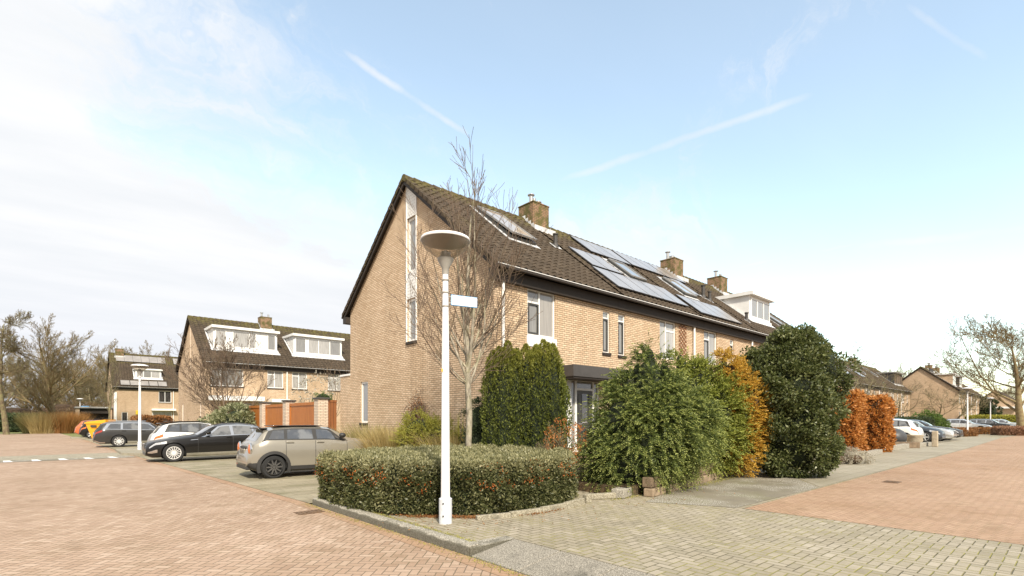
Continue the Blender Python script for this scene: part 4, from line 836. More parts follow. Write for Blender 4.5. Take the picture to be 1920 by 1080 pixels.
# --- hedge around the corner bed
HP = [(-5.52, -1.45), (-5.58, -2.7), (-5.3, -3.9), (-4.35, -4.75), (-3.2, -5.08), (-2.35, -4.98), (-1.55, -4.3), (-1.05, -3.2), (-.95, -1.5), (-1.6, -.7), (-3.0, -.75), (-4.7, -.95)]
def hedge(name, label, poly, z0, z1, n, m, seed, L=.05, W=.026, corem='core_green', berries=0, bump=.095, cat='hedge', topw=.6, group=None, loc=(0, 0, 0), inset=.09):
    rng = np.random.default_rng(seed); h = empty(name, (*loc[:2], 0), 0, label, cat, group); A = np.array(poly, float) - np.array(loc[:2]); nn = len(A); B = np.roll(A, -1, 0); c = A.mean(0)
    sd_ = np.sign(np.sum(A[:, 0] * B[:, 1] - B[:, 0] * A[:, 1])); el = np.linalg.norm(B - A, axis=1); per = el.sum(); ar = abs(np.sum(A[:, 0] * B[:, 1] - B[:, 0] * A[:, 1])) / 2
    ns = int(n * per * (z1 - z0) / (per * (z1 - z0) + ar * topw)); nt_ = n - ns
    k = rng.choice(nn, ns, p=el / per); t_ = rng.uniform(size=ns)[:, None]; p2 = A[k] + (B[k] - A[k]) * t_; e = unit(B - A)[k]; nr = np.stack([e[:, 1], -e[:, 0]], 1) * sd_
    z = rng.uniform(z0, z1, ns); lum = lambda x, y, zz: bump * (np.sin(x * 5.1 + 1.3 * np.sin(y * 4)) * np.sin(y * 4.7 + zz * 5) * .6 + .5 * np.sin(x * 11 + zz * 9) * np.sin(y * 12.3 + 2))
    ins = rng.uniform(-.08, .03, ns) + lum(p2[:, 0], p2[:, 1], z) - .10 * np.clip((z - z1 + .12) / .12, 0, 1) ** 2
    Ps = np.column_stack([p2 + nr * ins[:, None], z]); Ns = np.column_stack([nr, np.zeros(ns) + .15])
    lo, hi = A.min(0), A.max(0); pts = []
    while sum(len(q) for q in pts) < nt_:
        q = rng.uniform(lo, hi, (nt_, 2)); ins_ = np.zeros(len(q), bool)
        for i in range(nn):
            a, b_ = A[i], B[i]; cond = ((a[1] > q[:, 1]) != (b_[1] > q[:, 1])) & (q[:, 0] < (b_[0] - a[0]) * (q[:, 1] - a[1]) / (b_[1] - a[1] + 1e-12) + a[0]); ins_ ^= cond
        pts.append(q[ins_])
    q = np.concatenate(pts)[:nt_]; Pt = np.column_stack([q, z1 + lum(q[:, 0], q[:, 1], z1) * .7 + rng.uniform(-.07, .03, nt_)]); Nt = np.tile([0, 0, 1.], (nt_, 1))
    P = np.concatenate([Ps, Pt]); Nn = np.concatenate([Ns, Nt]); Ax = unit(Nn * .8 + rng.normal(size=P.shape) * .75 + np.array([0, 0, .25]))
    leafmesh('foliage', P, Ax, L * rng.uniform(.6, 1.35, len(P)), W * rng.uniform(.7, 1.3, len(P)), m, h, rng)
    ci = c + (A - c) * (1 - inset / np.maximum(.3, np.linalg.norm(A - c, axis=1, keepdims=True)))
    b = MB(); b.prism([tuple(v) for v in ci], z0 - .1, z1 - .07); b.build('shade_core', corem, h)
    if berries:
        cs = rng.choice(ns, berries); cs = cs[(z[cs] > z1 - .42) & (z[cs] < z1 - .03)]; Pb = np.repeat(Ps[cs], 16, 0) + rng.normal(size=(len(cs) * 16, 3)) * np.array([.05, .05, .03]) + np.repeat(Ns[cs], 16, 0) * .035
        leafmesh('berries', Pb, unit(rng.normal(size=Pb.shape)), .022, .02, 'berry', h, rng)
    return h
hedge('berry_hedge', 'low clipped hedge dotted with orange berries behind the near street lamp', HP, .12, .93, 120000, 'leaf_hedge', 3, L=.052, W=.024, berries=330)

def litter(name, path, n, spread, size, m, seed, z=.106):
    rng = np.random.default_rng(seed); A = np.array(path, float); k = rng.integers(0, len(A) - 1, n); t_ = rng.uniform(size=n)[:, None]; p = A[k] + (A[k + 1] - A[k]) * t_ + rng.normal(size=(n, 2)) * spread
    P = np.column_stack([p, z + rng.uniform(.002, .02, n)]); o = leafmesh(name, P, unit(rng.normal(size=P.shape) * [1, 1, .25]), size * rng.uniform(.5, 1.3, n), size * .5, m, None, rng); return tag(o, kind='stuff')
litter('fallen_leaves', [(-5.35, -2.9), (-5.1, -4.15), (-4.4, -4.9), (-3.6, -5.2), (-2.9, -5.2)], 3800, .05, .035, 'leaf_beech_dull', 201)
litter('fallen_leaves', [(-5.3, -4.2), (-4.8, -5.3), (-3.0, -5.6), (1, -6.0)], 260, .35, .03, 'leaf_beech_dull', 202)
litter('moss', [(-5.42, -1.6), (-5.42, -6.1)], 1500, .03, .02, 'leaf_lime', 203, .104)
litter('moss', [(-5.70, -1.2), (-5.68, -6.3), (-5.66, -9)], 2200, .035, .018, 'leaf_lime', 204, .0)
litter('moss', [(-1.6, -5.25), (2, -5.3), (5.4, -4.85)], 1800, .06, .022, 'leaf_lime', 205, .102)
litter('moss', [(5.2, -5.2), (6.5, -5.6), (7.6, -5.2)], 2200, .16, .02, 'leaf_lime', 206, .102)
def spires(name, label, loc, sp, n, m, seed, L=.05, W=.022, lean=.9):
    """columnar evergreen: upright overlapping spires"""
    rng = np.random.default_rng(seed); h = empty(name, loc, 0, label, 'shrub'); sp = np.array(sp, float)
    wgt = sp[:, 2] * sp[:, 3]; k = rng.choice(len(sp), n, p=wgt / wgt.sum()); t_ = rng.uniform(0, 1, n) ** .85
    prof = np.minimum(1, (1 - t_) * 4.2) ** .6 * (.82 + .18 * np.minimum(1, t_ * 4)); a = rng.uniform(0, 2 * np.pi, n); z = t_ * sp[k, 3]
    lump = 1 + .13 * np.sin(z * 9 + k * 2.1 + 2 * np.sin(a * 2)) + .10 * np.sin(a * 5 + z * 14 + k) + rng.normal(0, .07, n)
    r = sp[k, 2] * prof * lump * rng.uniform(.82, 1.04, n); P = np.column_stack([sp[k, 0] + r * np.cos(a), sp[k, 1] + r * np.sin(a), z])
    # drop what is buried in another spire
    keep = np.ones(n, bool)
    for j in range(len(sp)):
        tt = z / sp[j, 3]; pr = np.where(tt < 1, np.minimum(1, np.maximum(0, (1 - tt)) * 4.2) ** .6, 0) * sp[j, 2]; dd = np.hypot(P[:, 0] - sp[j, 0], P[:, 1] - sp[j, 1]); keep &= ~((dd < pr * .75) & (k != j))
    P, a = P[keep], a[keep]; out_ = np.column_stack([np.cos(a), np.sin(a), np.zeros(len(a))]); A = unit(out_ * .55 + np.array([0, 0, lean]) + rng.normal(size=P.shape) * .45)
    leafmesh('foliage', P, A, L * rng.uniform(.6, 1.4, len(P)), W * rng.uniform(.7, 1.3, len(P)), m, h, rng)
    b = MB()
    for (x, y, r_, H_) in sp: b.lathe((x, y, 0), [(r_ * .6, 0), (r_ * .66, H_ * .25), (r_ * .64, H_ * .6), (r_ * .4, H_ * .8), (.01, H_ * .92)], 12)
    b.build('shade_core', 'core_green', h, smooth=True); return h
rg = random.Random(5); right = (math.cos(R(-42.05)), math.sin(R(-42.05))); fw = (.67, .743)
sp = []
for i in range(30):
    s_ = rg.uniform(-.86, .86); f_ = rg.uniform(-.42, .42); hh = 3.32 - .10 * abs(s_) + rg.uniform(-.16, .12)
    if s_ > .6: hh -= .75 * (s_ - .6) / .26
    sp.append((right[0] * s_ + fw[0] * f_, right[1] * s_ + fw[1] * f_, rg.uniform(.19, .28), hh))
yc = at(990, 12.6)
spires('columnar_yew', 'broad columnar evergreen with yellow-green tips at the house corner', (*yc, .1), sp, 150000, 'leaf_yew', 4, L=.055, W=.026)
dc = at(912, 13.2)
bush('dark_evergreen', 'low dark green bush left of the columnar evergreen, behind the pale trunk', 'shrub', (*dc, .1), [(0, 0, .7, .55, .55, .95), (-.15, .1, 1.2, .4, .4, .75), (.3, -.3, .6, .5, .5, .7)], 260, .13, 60, 'leaf_dark', .05, .02, seed=6)

# --- the big conifers
def mac(lst): return [(right[0] * s_ + fw[0] * f_, right[1] * s_ + fw[1] * f_, z, a, a, e) for (s_, f_, z, a, e) in lst]
c = at(1222, 11.1)
bush('spruce_bush', 'large feathery mid-green conifer overhanging the path, right of the front door', 'conifer', (*c, .1),
     mac([(-.55, -.2, .6, .75, .7), (-.1, 0, 1.1, 1.02, .8), (.1, .1, 1.5, .92, .75), (-.04, .1, 1.95, .58, .66), (-.04, .1, 2.4, .30, .5), (.6, .15, 1.3, .72, .62), (-.62, -.1, 1.45, .5, .6), (.62, .2, 1.6, .5, .5), (-.95, -.1, .5, .40, .48), (-.02, .1, 2.72, .15, .42), (-.28, .1, 2.5, .13, .28), (-.5, .1, 2.05, .25, .36), (.3, .1, 2.45, .17, .32), (-1.05, 0, 1.1, .22, .35), (.25, .1, 1.0, .7, .45)]), 560, .13, 8, 'leaf_spruce', L=.070, W=.017, wo=.85, wr=.20, up=.12, seed=8, squash=.8, spray=(.40, 13, .42), ck=.80, shoots=(460, .60, .75))
c = at(1322, 13.3)
bush('bright_conifer', 'brighter green conifer behind and right of the large feathery one', 'conifer', (*c, .15),
     mac([(-.1, 0, .9, .9, .75), (.0, 0, 1.5, .85, .85), (-.25, .1, 2.15, .58, .65), (-.5, .1, 2.6, .26, .45), (.4, .1, 1.15, .62, .7), (.25, 0, 1.9, .55, .55), (-.62, .1, 2.9, .13, .32), (.05, .1, 2.5, .22, .4), (.7, 0, 1.3, .45, .6)]), 420, .13, 8, 'leaf_spruce_bright', L=.066, W=.028, wo=.85, wr=.22, up=.4, seed=9, squash=.8, spray=(.34, 8, .15), ck=.80, shoots=(200, .45, .6))
c = at(1388, 13.3)
bush('golden_conifer', 'narrow golden orange conifer between the green conifer and the dark laurel', 'conifer', (*c, .25),
     mac([(0, 0, .6, .42, .6), (.0, 0, 1.3, .42, .75), (-.05, 0, 2.0, .38, .65), (-.25, 0, 2.5, .24, .45), (.18, -.1, 1.7, .36, .55), (-.42, 0, 2.85, .10, .26), (.25, 0, 1.0, .3, .5)]), 460, .13, 9, 'leaf_gold', L=.055, W=.026, wo=.7, wr=.4, up=.45, seed=10, corem='core_brown', ck=.7, spray=(.16, 5, .1))
c = at(1422, 13.9)
bush('pink_shrub', 'pinkish dry ball of twigs pressed between golden conifer and laurel', 'shrub', (*c, .2), mac([(0, 0, 1.55, .36, .42)]), 90, .1, 60, 'leaf_pinkbush', L=.09, W=.008, wo=.9, wr=.4, seed=12, corem='core_brown', ck=.6)
c = at(1474, 13.6)
bush('laurel_bush', 'tall dark glossy laurel at the pavement corner, the largest dark bush', 'shrub', (*c, .1),
     mac([(.05, -.1, .75, .85, .75), (.05, 0, 1.5, .98, .85), (-.45, 0, 1.9, .8, .7), (.55, 0, 1.9, .75, .8), (-.85, .2, 2.75, .55, .42), (-.4, .1, 2.75, .6, .5), (.15, .1, 3.1, .68, .58), (.25, .1, 3.5, .38, .32), (.85, 0, 2.7, .58, .62), (1.0, 0, 3.0, .35, .35), (-.75, 0, 1.4, .42, .6), (-.1, -.3, 2.3, .7, .6), (.5, -.35, 1.1, .5, .5)]), 340, .27, 215, 'leaf_laurel', L=.088, W=.042, wo=.45, wr=.75, up=.15, seed=13, ck=.74)
# pollarded stump behind the laurel
P0 = dict(kids=(9, 3, 2), ang=((.5, 1.2), (.3, .9)), lr=(.28, .4), rmin=.008, wob=.12, trop=(0, .1, .05), start=(.8, .3, .2), taper=.55, rr=.4)
tree('pollarded_tree', 'pollarded bare tree poking up behind the dark laurel', 'tree', (*at(1533, 17.5), .1), 21, 4.5, .14, 2, P0, 'bark_pale')
# rust bush near the door
P1 = dict(kids=(8, 7, 6, 4), ang=((.25, .7), (.3, .7), (.3, .7)), lr=(.9, .55, .5), rmin=.004, wob=.1, trop=(.0, .05, .05, .03), start=(.25, .2, .1, .1), taper=.75, rr=.6)
ac = at(1070, 11.0)
t = tree('rusty_shrub', 'small rust-tipped shrub on a leaning stem in front of the door', 'shrub', (*ac, .1), 31, 1.05, .04, 3, P1, 'bark_brown', lean=(-.25, .25))
rng = np.random.default_rng(32); P = lobed([(right[0] * -.12, right[1] * -.12, 1.05, .42, .42, .42)], 70, .1, 16, rng)[0]
leafmesh('leaves', P, unit(rng.normal(size=P.shape) + np.array([0, 0, .6])), .045, .02, 'leaf_rust', t, rng)
# bed along the gable
def tuft(name, label, loc, n, H, rad, m, seed, droop=.3, W=.006, cat='ornamental grass', group=None):
    rng = np.random.default_rng(seed); h = empty(name, loc, 0, label, cat, group); seg = 4; a = rng.uniform(0, 2 * np.pi, n); s_ = rng.uniform(0, 1, n) ** .5; hh = H * rng.uniform(.55, 1.1, n)
    base = np.column_stack([rad * .5 * s_ * np.cos(a), rad * .5 * s_ * np.sin(a), np.zeros(n)]); out_ = np.column_stack([np.cos(a), np.sin(a), np.zeros(n)]); ln = rad * .6 * rng.uniform(.2, 1, n) * s_
    V = []; side = np.column_stack([-np.sin(a + rng.normal(0, 1, n)), np.cos(a + rng.normal(0, 1, n)), np.zeros(n)])
    for k in range(seg + 1):
        t_ = k / seg; c_ = base + out_ * (ln * t_ ** 1.6)[:, None] * (1 + droop) + np.array([0, 0, 1.]) * (hh * (t_ - droop * .35 * t_ ** 3))[:, None]; w_ = W * (1 - t_ * .9); V.append(c_ - side * w_); V.append(c_ + side * w_)
    V = np.stack(V, 1); nv = 2 * (seg + 1); F = np.array([[2 * k, 2 * k + 1, 2 * k + 3, 2 * k + 2] for k in range(seg)]); F = (np.arange(n) * nv)[:, None, None] + F[None]
    npmesh('blades', V.reshape(-1, 3), F.reshape(-1, 4), m, h); return h
tuft('ornamental_grass', 'green-brown spiky grass clump left, beside the gable window', (*at(698, 18.3), .1), 1300, 1.45, 1.6, 'straw_green', 41, W=.014)
tuft('ornamental_grass', 'straw-coloured grass clump in front of the car bonnet, by the gable', (*at(742, 14.6), .1), 3200, 1.35, 1.2, 'straw', 42, W=.015)
tuft('ornamental_grass', 'straw-coloured grass clump right behind the near lamp post', (*at(850, 13.9), .1), 2600, 1.25, 1.3, 'straw', 43, W=.014)
bush('yellow_green_shrub', 'yellow-green low conifer below the bare climber on the gable', 'shrub', (*at(792, 14.2), .1), mac([(-.35, 0, .6, .5, .6), (.2, 0, .7, .6, .6), (-.1, 0, 1.15, .4, .4), (.45, 0, .9, .35, .5)]), 300, .14, 10, 'leaf_lime', L=.06, W=.018, wo=.7, wr=.5, up=.4, seed=44, spray=(.2, 5, .1))
tuft('spiky_shrub', 'tall yellowish stems rising behind the near lamp post', (*at(862, 14.2), .1), 260, 1.7, .9, 'leaf_lime', 45, droop=.1, W=.012, cat='shrub')
# bare climber on gable
cl_ = empty('wall_climber', (-.12, front_gp(783, -.12), 1.2), 0, 'brown tangle of a bare climber hanging on the gable brick', 'climber'); rng = np.random.default_rng(46); segs = []
for i in range(150):
    p = np.array([0, rng.uniform(-.35, .35), rng.uniform(.3, 1.0)]); dv = unit(rng.normal(size=3) * [.3, 1, 1]); 
    for k in range(12):
        dv = unit(dv + rng.normal(size=3) * [.2, .45, .45] + np.array([0, -.15 * p[1], -.15 - .2 * (p[2] - .5)])); q = p + dv * .085; q[0] = np.clip(q[0], -.22, .08); segs.append((*p, *q, .006, .006)); p = q
tubes_np(segs, 'stems', 'bark_twig', cl_)
P = rng.normal(size=(500, 3)) * [.08, .25, .3] + [-.05, 0, .6]; P[:, 0] = np.clip(P[:, 0], -.25, .08)
leafmesh('dry_leaves', P, unit(rng.normal(size=P.shape)), .06, .03, 'leaf_beech_dull', cl_, rng)
# beech hedge and right gardens
def rect(cx, cy, a, b_): return [(cx - a, cy - b_), (cx + a, cy - b_), (cx + a, cy + b_), (cx - a, cy + b_)]
def blob(cx, cy, a, b_, sd): q = random.Random(sd); return [(cx + a * x * q.uniform(.92, 1.08), cy + b_ * y * q.uniform(.92, 1.08)) for x, y in ((-.8, -1), (0, -1.06), (.8, -1), (1.05, -.5), (1.05, .5), (.8, 1), (-.8, 1), (-1.05, .5), (-1.05, -.5))]
c = at(1577, 22.6); hedge('beech_hedge', 'tall rust-orange beech hedge left, touching the dark laurel', blob(*c, .85, .7, 1), .1, 2.72, 17000, 'leaf_beech', 51, .12, .065, 'core_brown', bump=.20, group='orange beech hedges')
c = at(1625, 24.0); hedge('beech_hedge', 'tall rust-orange beech hedge right, beside the white car', blob(*c, .8, .8, 2), .1, 2.55, 17000, 'leaf_beech', 52, .12, .065, 'core_brown', bump=.20, group='orange beech hedges')
bush('heather', 'pale greyish heather mound in front of the orange beech', 'shrub', (*at(1578, 17.2), .1), mac([(-.2, 0, .15, .5, .32), (.35, 0, .15, .5, .28), (0, .2, .2, .5, .32)]), 160, .1, 45, 'leaf_heather', .05, .016, seed=53, corem='core_brown', ck=.6)
def beam(label, x, y, L_, h_, w_, m, rz, z=.1, name='timber_edging'):
    b = MB(); b.box(0, L_, 0, w_, 0, h_); o = b.build(name, m, bevel=.02); o.location = (x, y, z); o.rotation_euler[2] = rz; return tag(o, label, 'garden edging', 'timber garden edging')
rz = math.atan2(.95, 6.3)
beam('upper weathered timber beam under the large conifer', -.62, -5.50, 2.7, .2, .2, 'weathered_wood', rz, .27)
beam('lower pale timber beam along the path under the conifers', -.66, -5.56, 5.9, .16, .2, 'pale_timber', rz, .1)
beam('upper weathered timber beam beside the golden conifer', 2.15, -5.07, 3.2, .24, .2, 'weathered_wood', rz, .27)
beam('short dark timber block at the left end of the path edging', -1.25, -5.30, .45, .18, .25, 'kerb_stone', rz + .1, .1)
beam('pale stone edging below the left skirt of the large conifer', -1.85, -4.95, .7, .11, .12, 'edging_stone', -.35, .1)
beam('small timber step between golden conifer and laurel', 5.75, -4.45, 1.1, .16, .35, 'weathered_wood', -.3, .15)
for (pa, pb, Y0, Y1, h_, lb) in ((1480, 1595, 16.0, 17.5, .22, 'mossy concrete edging right of the laurel'), (1597, 1622, 17.8, 19.5, .28, 'mossy edging block below the heather mound'), (1625, 1655, 19.8, 22, .2, 'low edging block left of the garden steps'), (1660, 1705, 23, 26, .25, 'low edging along the garden behind the beech'), (1712, 1748, 26.5, 28.5, .22, 'dark low edging in front of the stone trough')):
    p, q = at(pa, Y0), at(pb, Y1); a = math.atan2(q[1] - p[1], q[0] - p[0]); L_ = math.hypot(q[0] - p[0], q[1] - p[1]); b = MB(); b.box(0, L_, 0, .25, 0, h_); o = b.build('garden_edging', 'edging_stone' if 'mossy' in lb else 'kerb_stone', bevel=.015); o.location = (*p, .1); o.rotation_euler[2] = a; tag(o, lb, 'garden edging')
p = at(1690, 26.3); b = MB(); b.box(-.9, .9, 0, .3, 0, .32); o = b.build('low_wall', 'weathered_wood', bevel=.02); o.location = (*p, .1); o.rotation_euler[2] = R(-48); tag(o, 'low layered slate wall behind the beech beside the white car', 'wall')
p = at(1753, 27.6); b = MB(); b.box(-.125, .125, -.125, .125, 0, .85); o = b.build('stone_post', 'stone_post', bevel=.03); o.location = (*p, .1); tag(o, 'square stone post at the edge of the parking place', 'post')
p = at(1715, 28.8); b = MB(); b.lathe((0, 0, 0), [(.18, 0), (.2, .06), (.32, .12), (.38, .3), (.38, .5), (.41, .54), (.41, .6), (.33, .6), (.31, .54)], 20); o = b.build('stone_planter', 'stone_post', smooth=True); o.location = (*p, .1); tag(o, 'round pale stone planter in front of the dark car', 'planter')
p = at(1679, 27.8); b = MB(); b.ell((0, 0, .3), (.75, .5, .48), 14, 8); b.ell((.4, .1, .3), (.5, .4, .42), 12, 8); o = b.build('covered_barbecue', 'tarp', smooth=True); o.location = (*p, .3); tag(o, 'black covered shape in front of the white hatchback', 'cover')

# --- broadleaf bare trees
PB = dict(kids=(13, 9, 7, 5), ang=((.6, 1.2), (.4, .9), (.4, .9), (.3, .9)), lr=(.58, .55, .5, .5), rmin=.014, wob=.09, trop=(0, .06, .07, .05, .03), start=(.22, .15, .1, .1), taper=.85, rr=.5)
def bare(label, px, Y, seed, H, r, lev=3, P=PB, bark='bark_far', group='bare trees left', name='bare_tree', z=0, **kw):
    return tree(name, label, 'tree', (*at(px, Y), z), seed, H, r, lev, P, bark, group=group, **kw)
PM = dict(PB, kids=(20, 12, 8, 5), lr=(.62, .52, .5, .5), ang=((.5, 1.25), (.35, .75), (.3, .7), (.3, .7)), rmin=.009, wob=.06, trop=(0, .07, .09, .06, .04), rr=.46)
t1 = bare('broad mossy bare tree standing in the tan grasses at the left', 101, 58, 61, 10.0, .40, 4, dict(PM, kids=(26, 11, 8, 5), start=(.14, .10, .1, .1), lr=(.70, .45, .5, .5)), 'bark_moss')
t2 = bare('tall dark tree with layered crown at the left edge of the picture', 12, 52, 62, 11.3, .27, 4, dict(PM, kids=(26, 11, 8, 5), ang=((.9, 1.5), (.5, 1.0), (.4, .9)), lr=(.36, .5, .5, .5), start=(.25, .2, .1, .1)), 'bark_brown')
far = [(t1, 196, 92, 1.25, 1, 'round bare tree directly left of the distant solar-roof house'), (t2, 60, 85, .95, 2, 'thin bare tree showing between the two large left trees'), (t1, 262, 105, 1.35, 2.6, 'bare tree behind the distant solar roof'), (t2, 298, 98, .92, 4, 'dark bare tree right of the distant chimney'), (t1, 330, 110, 1.2, 5, 'bare tree touching the gable of the middle terrace'), (t1, -30, 75, 1.0, 3.3, 'bare tree cut by the left picture edge'), (t1, 142, 84, 1.0, .5, 'low bushy bare tree behind the far street lamp'), (t1, 40, 88, .8, 1.9, 'shorter bare tree behind the green hedge on the left'), (t2, 175, 80, .7, 3.7, 'small bare tree beside the carport'), (t1, 225, 115, 1.3, 4.4, 'tall bare tree above the distant chimney')]
far += [(t1, 160, 98, .9, 1.4, 'low bare tree just left of the round one behind the carport'), (t1, 100, 95, 1.0, 2.2, 'bare tree directly behind the broad mossy tree'), (t2, 240, 88, .72, 5.2, 'bare tree rising behind the ridge of the solar roof'), (t1, 278, 92, .95, 3.9, 'bare tree behind the right part of the solar roof'), (t2, -12, 66, .85, 1.1, 'bare tree just outside the left trunk'), (t1, 320, 100, .95, .3, 'lower bare tree between the two left roofs')]
for src, px, Y, s_, a, lb in far:
    o = copy_tree(src); o.location = (*at(px, Y), 0); o.scale = (s_, s_, s_ * random.uniform(.92, 1.05)); o.rotation_euler[2] = a; tag(o, lb)
PS = dict(PM, kids=(12, 8, 5, 3), lr=(.8, .5, .5, .5), start=(.2, .1, .1, .1), rmin=.012)
bare('thin bare tree in front of the distant solar-roof house', 205, 62, 71, 7.0, .12, 3, dict(PS, ang=((.2, .5), (.3, .6), (.3, .6)), lr=(.6, .5, .5)), 'bark_brown', z=.0)
PV = dict(PM, kids=(22, 8, 6, 4), lr=(1.1, .45, .5, .5), ang=((.35, .95), (.3, .7), (.3, .7)), start=(.05, .15, .1, .1), rmin=.007, nseg=(4, 9, 6, 4), rr=.5)
bare('vase-shaped bare shrub in front of the rear terrace', 428, 30, 73, 3.9, .10, 4, PV, 'bark_twig', name='bare_shrub', z=.4)
bare('small reddish bare tree above the wooden panels', 625, 25.5, 74, 3.1, .05, 3, dict(PV, kids=(8, 5, 4)), 'bark_twig', z=.1)
rng = np.random.default_rng(75)
bush('magnolia_shrub', 'budding shrub showing above the widest wooden panel', 'shrub', (*at(598, 27), 0), mac([(0, 0, 3.25, .9, .5), (-.7, 0, 3.0, .5, .4), (.6, 0, 3.4, .5, .4)]), 60, .25, 9, 'leaf_heather', .14, .06, seed=76, corem=None)
bush('clipped_ball_shrub', 'small green ball shrub above the rightmost gate pillar', 'shrub', (*at(606, 24), 0), mac([(0, 0, 2.5, .38, .35)]), 60, .1, 40, 'leaf_green', .05, .02, seed=77)
bush('variegated_shrub', 'cream-and-green variegated shrub left of the wooden panels', 'shrub', (*at(428, 29), 0), mac([(-.6, 0, .8, .9, .95), (.5, 0, 1.1, .9, 1.15), (0, .3, 1.0, 1.0, 1.1)]), 240, .22, 36, 'leaf_varieg', .2, .07, seed=78)
c = at(283, 47); hedge('beech_hedge', 'rusty clipped hedge behind the dark estate car', rect(*c, 1.2, 2.6), 0, 1.75, 7000, 'leaf_beech_dull', 79, .16, .1, 'core_brown', bump=.2)
fb_ = empty('wooden_fence', (*at(376, 33), 0), R(-42), 'low wooden plank fence left of the variegated shrub', 'fence'); b = MB(); [b.box(-.9, .9, -.02, .02, .75 + k * .28, .95 + k * .28) for k in range(3)]; b.build('plank', 'pale_timber', fb_); b = MB(); b.box(-.9, -.8, .021, .1, 0, 1.6); b.box(.8, .9, .021, .1, 0, 1.6); b.build('post', 'pale_timber', fb_)
# tan grasses and hedge at the end of the left road
k = 0
for px, Y, s_, lb in ((66, 57, 2.6, 'leftmost tan grass clump left of the mossy tree'), (84, 56, 3.0, 'tan grass clump just left of the mossy trunk'), (118, 57, 3.0, 'reddish grass clump right of the mossy trunk'), (136, 58, 2.8, 'rightmost reddish grass clump beside the far lamp')):
    tuft('tall_grass', lb, (*at(px, Y), 0), 2200, 2.3, s_ * .8, 'straw_green' if k == 0 else ('straw' if k == 1 else 'straw_red'), 80 + k, W=.02, droop=.05, group='tall grasses at the road end'); k += 1
bush('brush', 'brown undergrowth behind the tan grasses', 'undergrowth', (*at(150, 72), 0), mac([(-9, 0, 1.2, 4, 2.3), (-3, 1, 1.5, 4, 2.6), (3, 0, 1.2, 4, 2.2), (-13, 0, 1, 3, 2)]), 300, .8, 40, 'leaf_brown', .35, .05, wo=.4, wr=.8, seed=84, corem='core_brown')
c = at(18, 62); hedge('green_hedge', 'dark green hedge behind the trunk at the left edge', [at(-60, 62), at(50, 62), at(50, 65), at(-60, 65)], 0, 2.0, 7000, 'leaf_dark', 85, .3, .18, bump=.25)
# --- right hand side
PR = dict(kids=(22, 12, 8, 5), ang=((.75, 1.35), (.35, .75), (.35, .8), (.3, .8)), lr=(1.0, .48, .5, .5), rmin=.013, wob=.07, trop=(0, .045, .06, .05, .03), start=(.27, .12, .1, .1), taper=.85, rr=.40, nseg=(9, 11, 7, 4, 3))
bare('huge bare tree with a thick trunk at the right edge', 1916, 55, 91, 9.4, .42, 4, PR, 'bark_moss', group='bare trees right', z=.1)
PJ = dict(kids=(9, 7, 6, 4), ang=((.6, 1.3), (.4, .9), (.4, .9)), lr=(.9, .5, .5, .5), rmin=.014, wob=.16, trop=(0, .08, .07, .05), start=(.35, .1, .1, .1), taper=.8, rr=.5)
s1 = bare('leftmost of the small trained trees before the brown gable', 1754, 74, 92, 5.2, .17, 3, PJ, 'bark_brown', group='small bare trees right', z=.1)
for px, Y, a, lb in ((1779, 78, 1.0, 'second small bare tree before the brown gable'), (1791, 82, 2.3, 'third small bare tree before the brown gable'), (1800, 86, 4.0, 'rightmost small bare tree before the brown gable')):
    o = copy_tree(s1); o.location = (*at(px, Y), .1); o.rotation_euler[2] = a; tag(o, lb)
t5 = bare('spreading bare garden tree above the orange beech bushes', 1610, 40, 93, 4.9, .16, 4, dict(PJ, kids=(12, 8, 5, 3), lr=(1.1, .5, .5), rmin=.008), 'bark_brown', group='bare trees right', z=.1)
for px, Y, s_, a, lb in ((1652, 52, .95, 1, 'bare garden tree right of the beech bushes'), (1690, 60, .9, 2.2, 'bare garden tree left of the brown gable')):
    o = copy_tree(t5); o.location = (*at(px, Y), .1); o.rotation_euler[2] = a; o.scale = (s_, s_, s_); tag(o, lb)
o = copy_tree(t1); o.location = (*at(1676, 135), 0); o.scale = (1.1, 1.1, 1.25); tag(o, 'distant bare treetop above the dark box dormer', group='bare trees right')
o = copy_tree(t1); o.location = (*at(1880, 190), 0); o.scale = (1.2,) * 3; tag(o, 'distant bare treetop above the farthest gable', group='bare trees right')
def hed(label, pa, pb, Ya, Yb, w_, h_, m, seed, cm='core_green', n=6000, L=.2, base=.1, cat='hedge'):
    p, q = at(pa, Ya), at(pb, Yb); v = Vector((q[0] - p[0], q[1] - p[1])).normalized(); nn = Vector((-v.y, v.x)) * w_ / 2
    poly = [(p[0] - nn.x, p[1] - nn.y), (q[0] - nn.x, q[1] - nn.y), (q[0] + nn.x, q[1] + nn.y), (p[0] + nn.x, p[1] + nn.y)]
    return hedge('low_hedge', label, poly, base, base + h_, n, m, seed, L, L * .5, cm, bump=.12, cat=cat)
hed('dark green hedge above the roofs of the right parked cars', 1672, 1740, 45, 48, 1.0, 1.55, 'leaf_dark', 101, L=.16)
bush('green_shrub', 'bright green shrub at the foot of the brown gable', 'shrub', (*at(1740, 50), .1), mac([(0, 0, .9, 1.1, 1.0), (.7, 0, .6, .8, .7), (-.5, 0, 1.3, .6, .7)]), 160, .3, 30, 'leaf_green', .22, .08, seed=102)
hed('low brown-green hedge behind the nearer right lamp post', 1786, 1862, 49, 51, 1.4, .55, 'leaf_beech_dull', 103, 'core_brown', 7000, .12)
hed('low purplish hedge right of the farther lamp post', 1868, 1935, 47, 46, 2.2, .72, 'leaf_pinkbush', 104, 'core_brown', 9000, .12)
hed('small brown hedge at the foot of the nearer right lamp', 1797, 1822, 43.4, 44.6, .8, .5, 'leaf_beech_dull', 105, 'core_brown', 3000, .1)
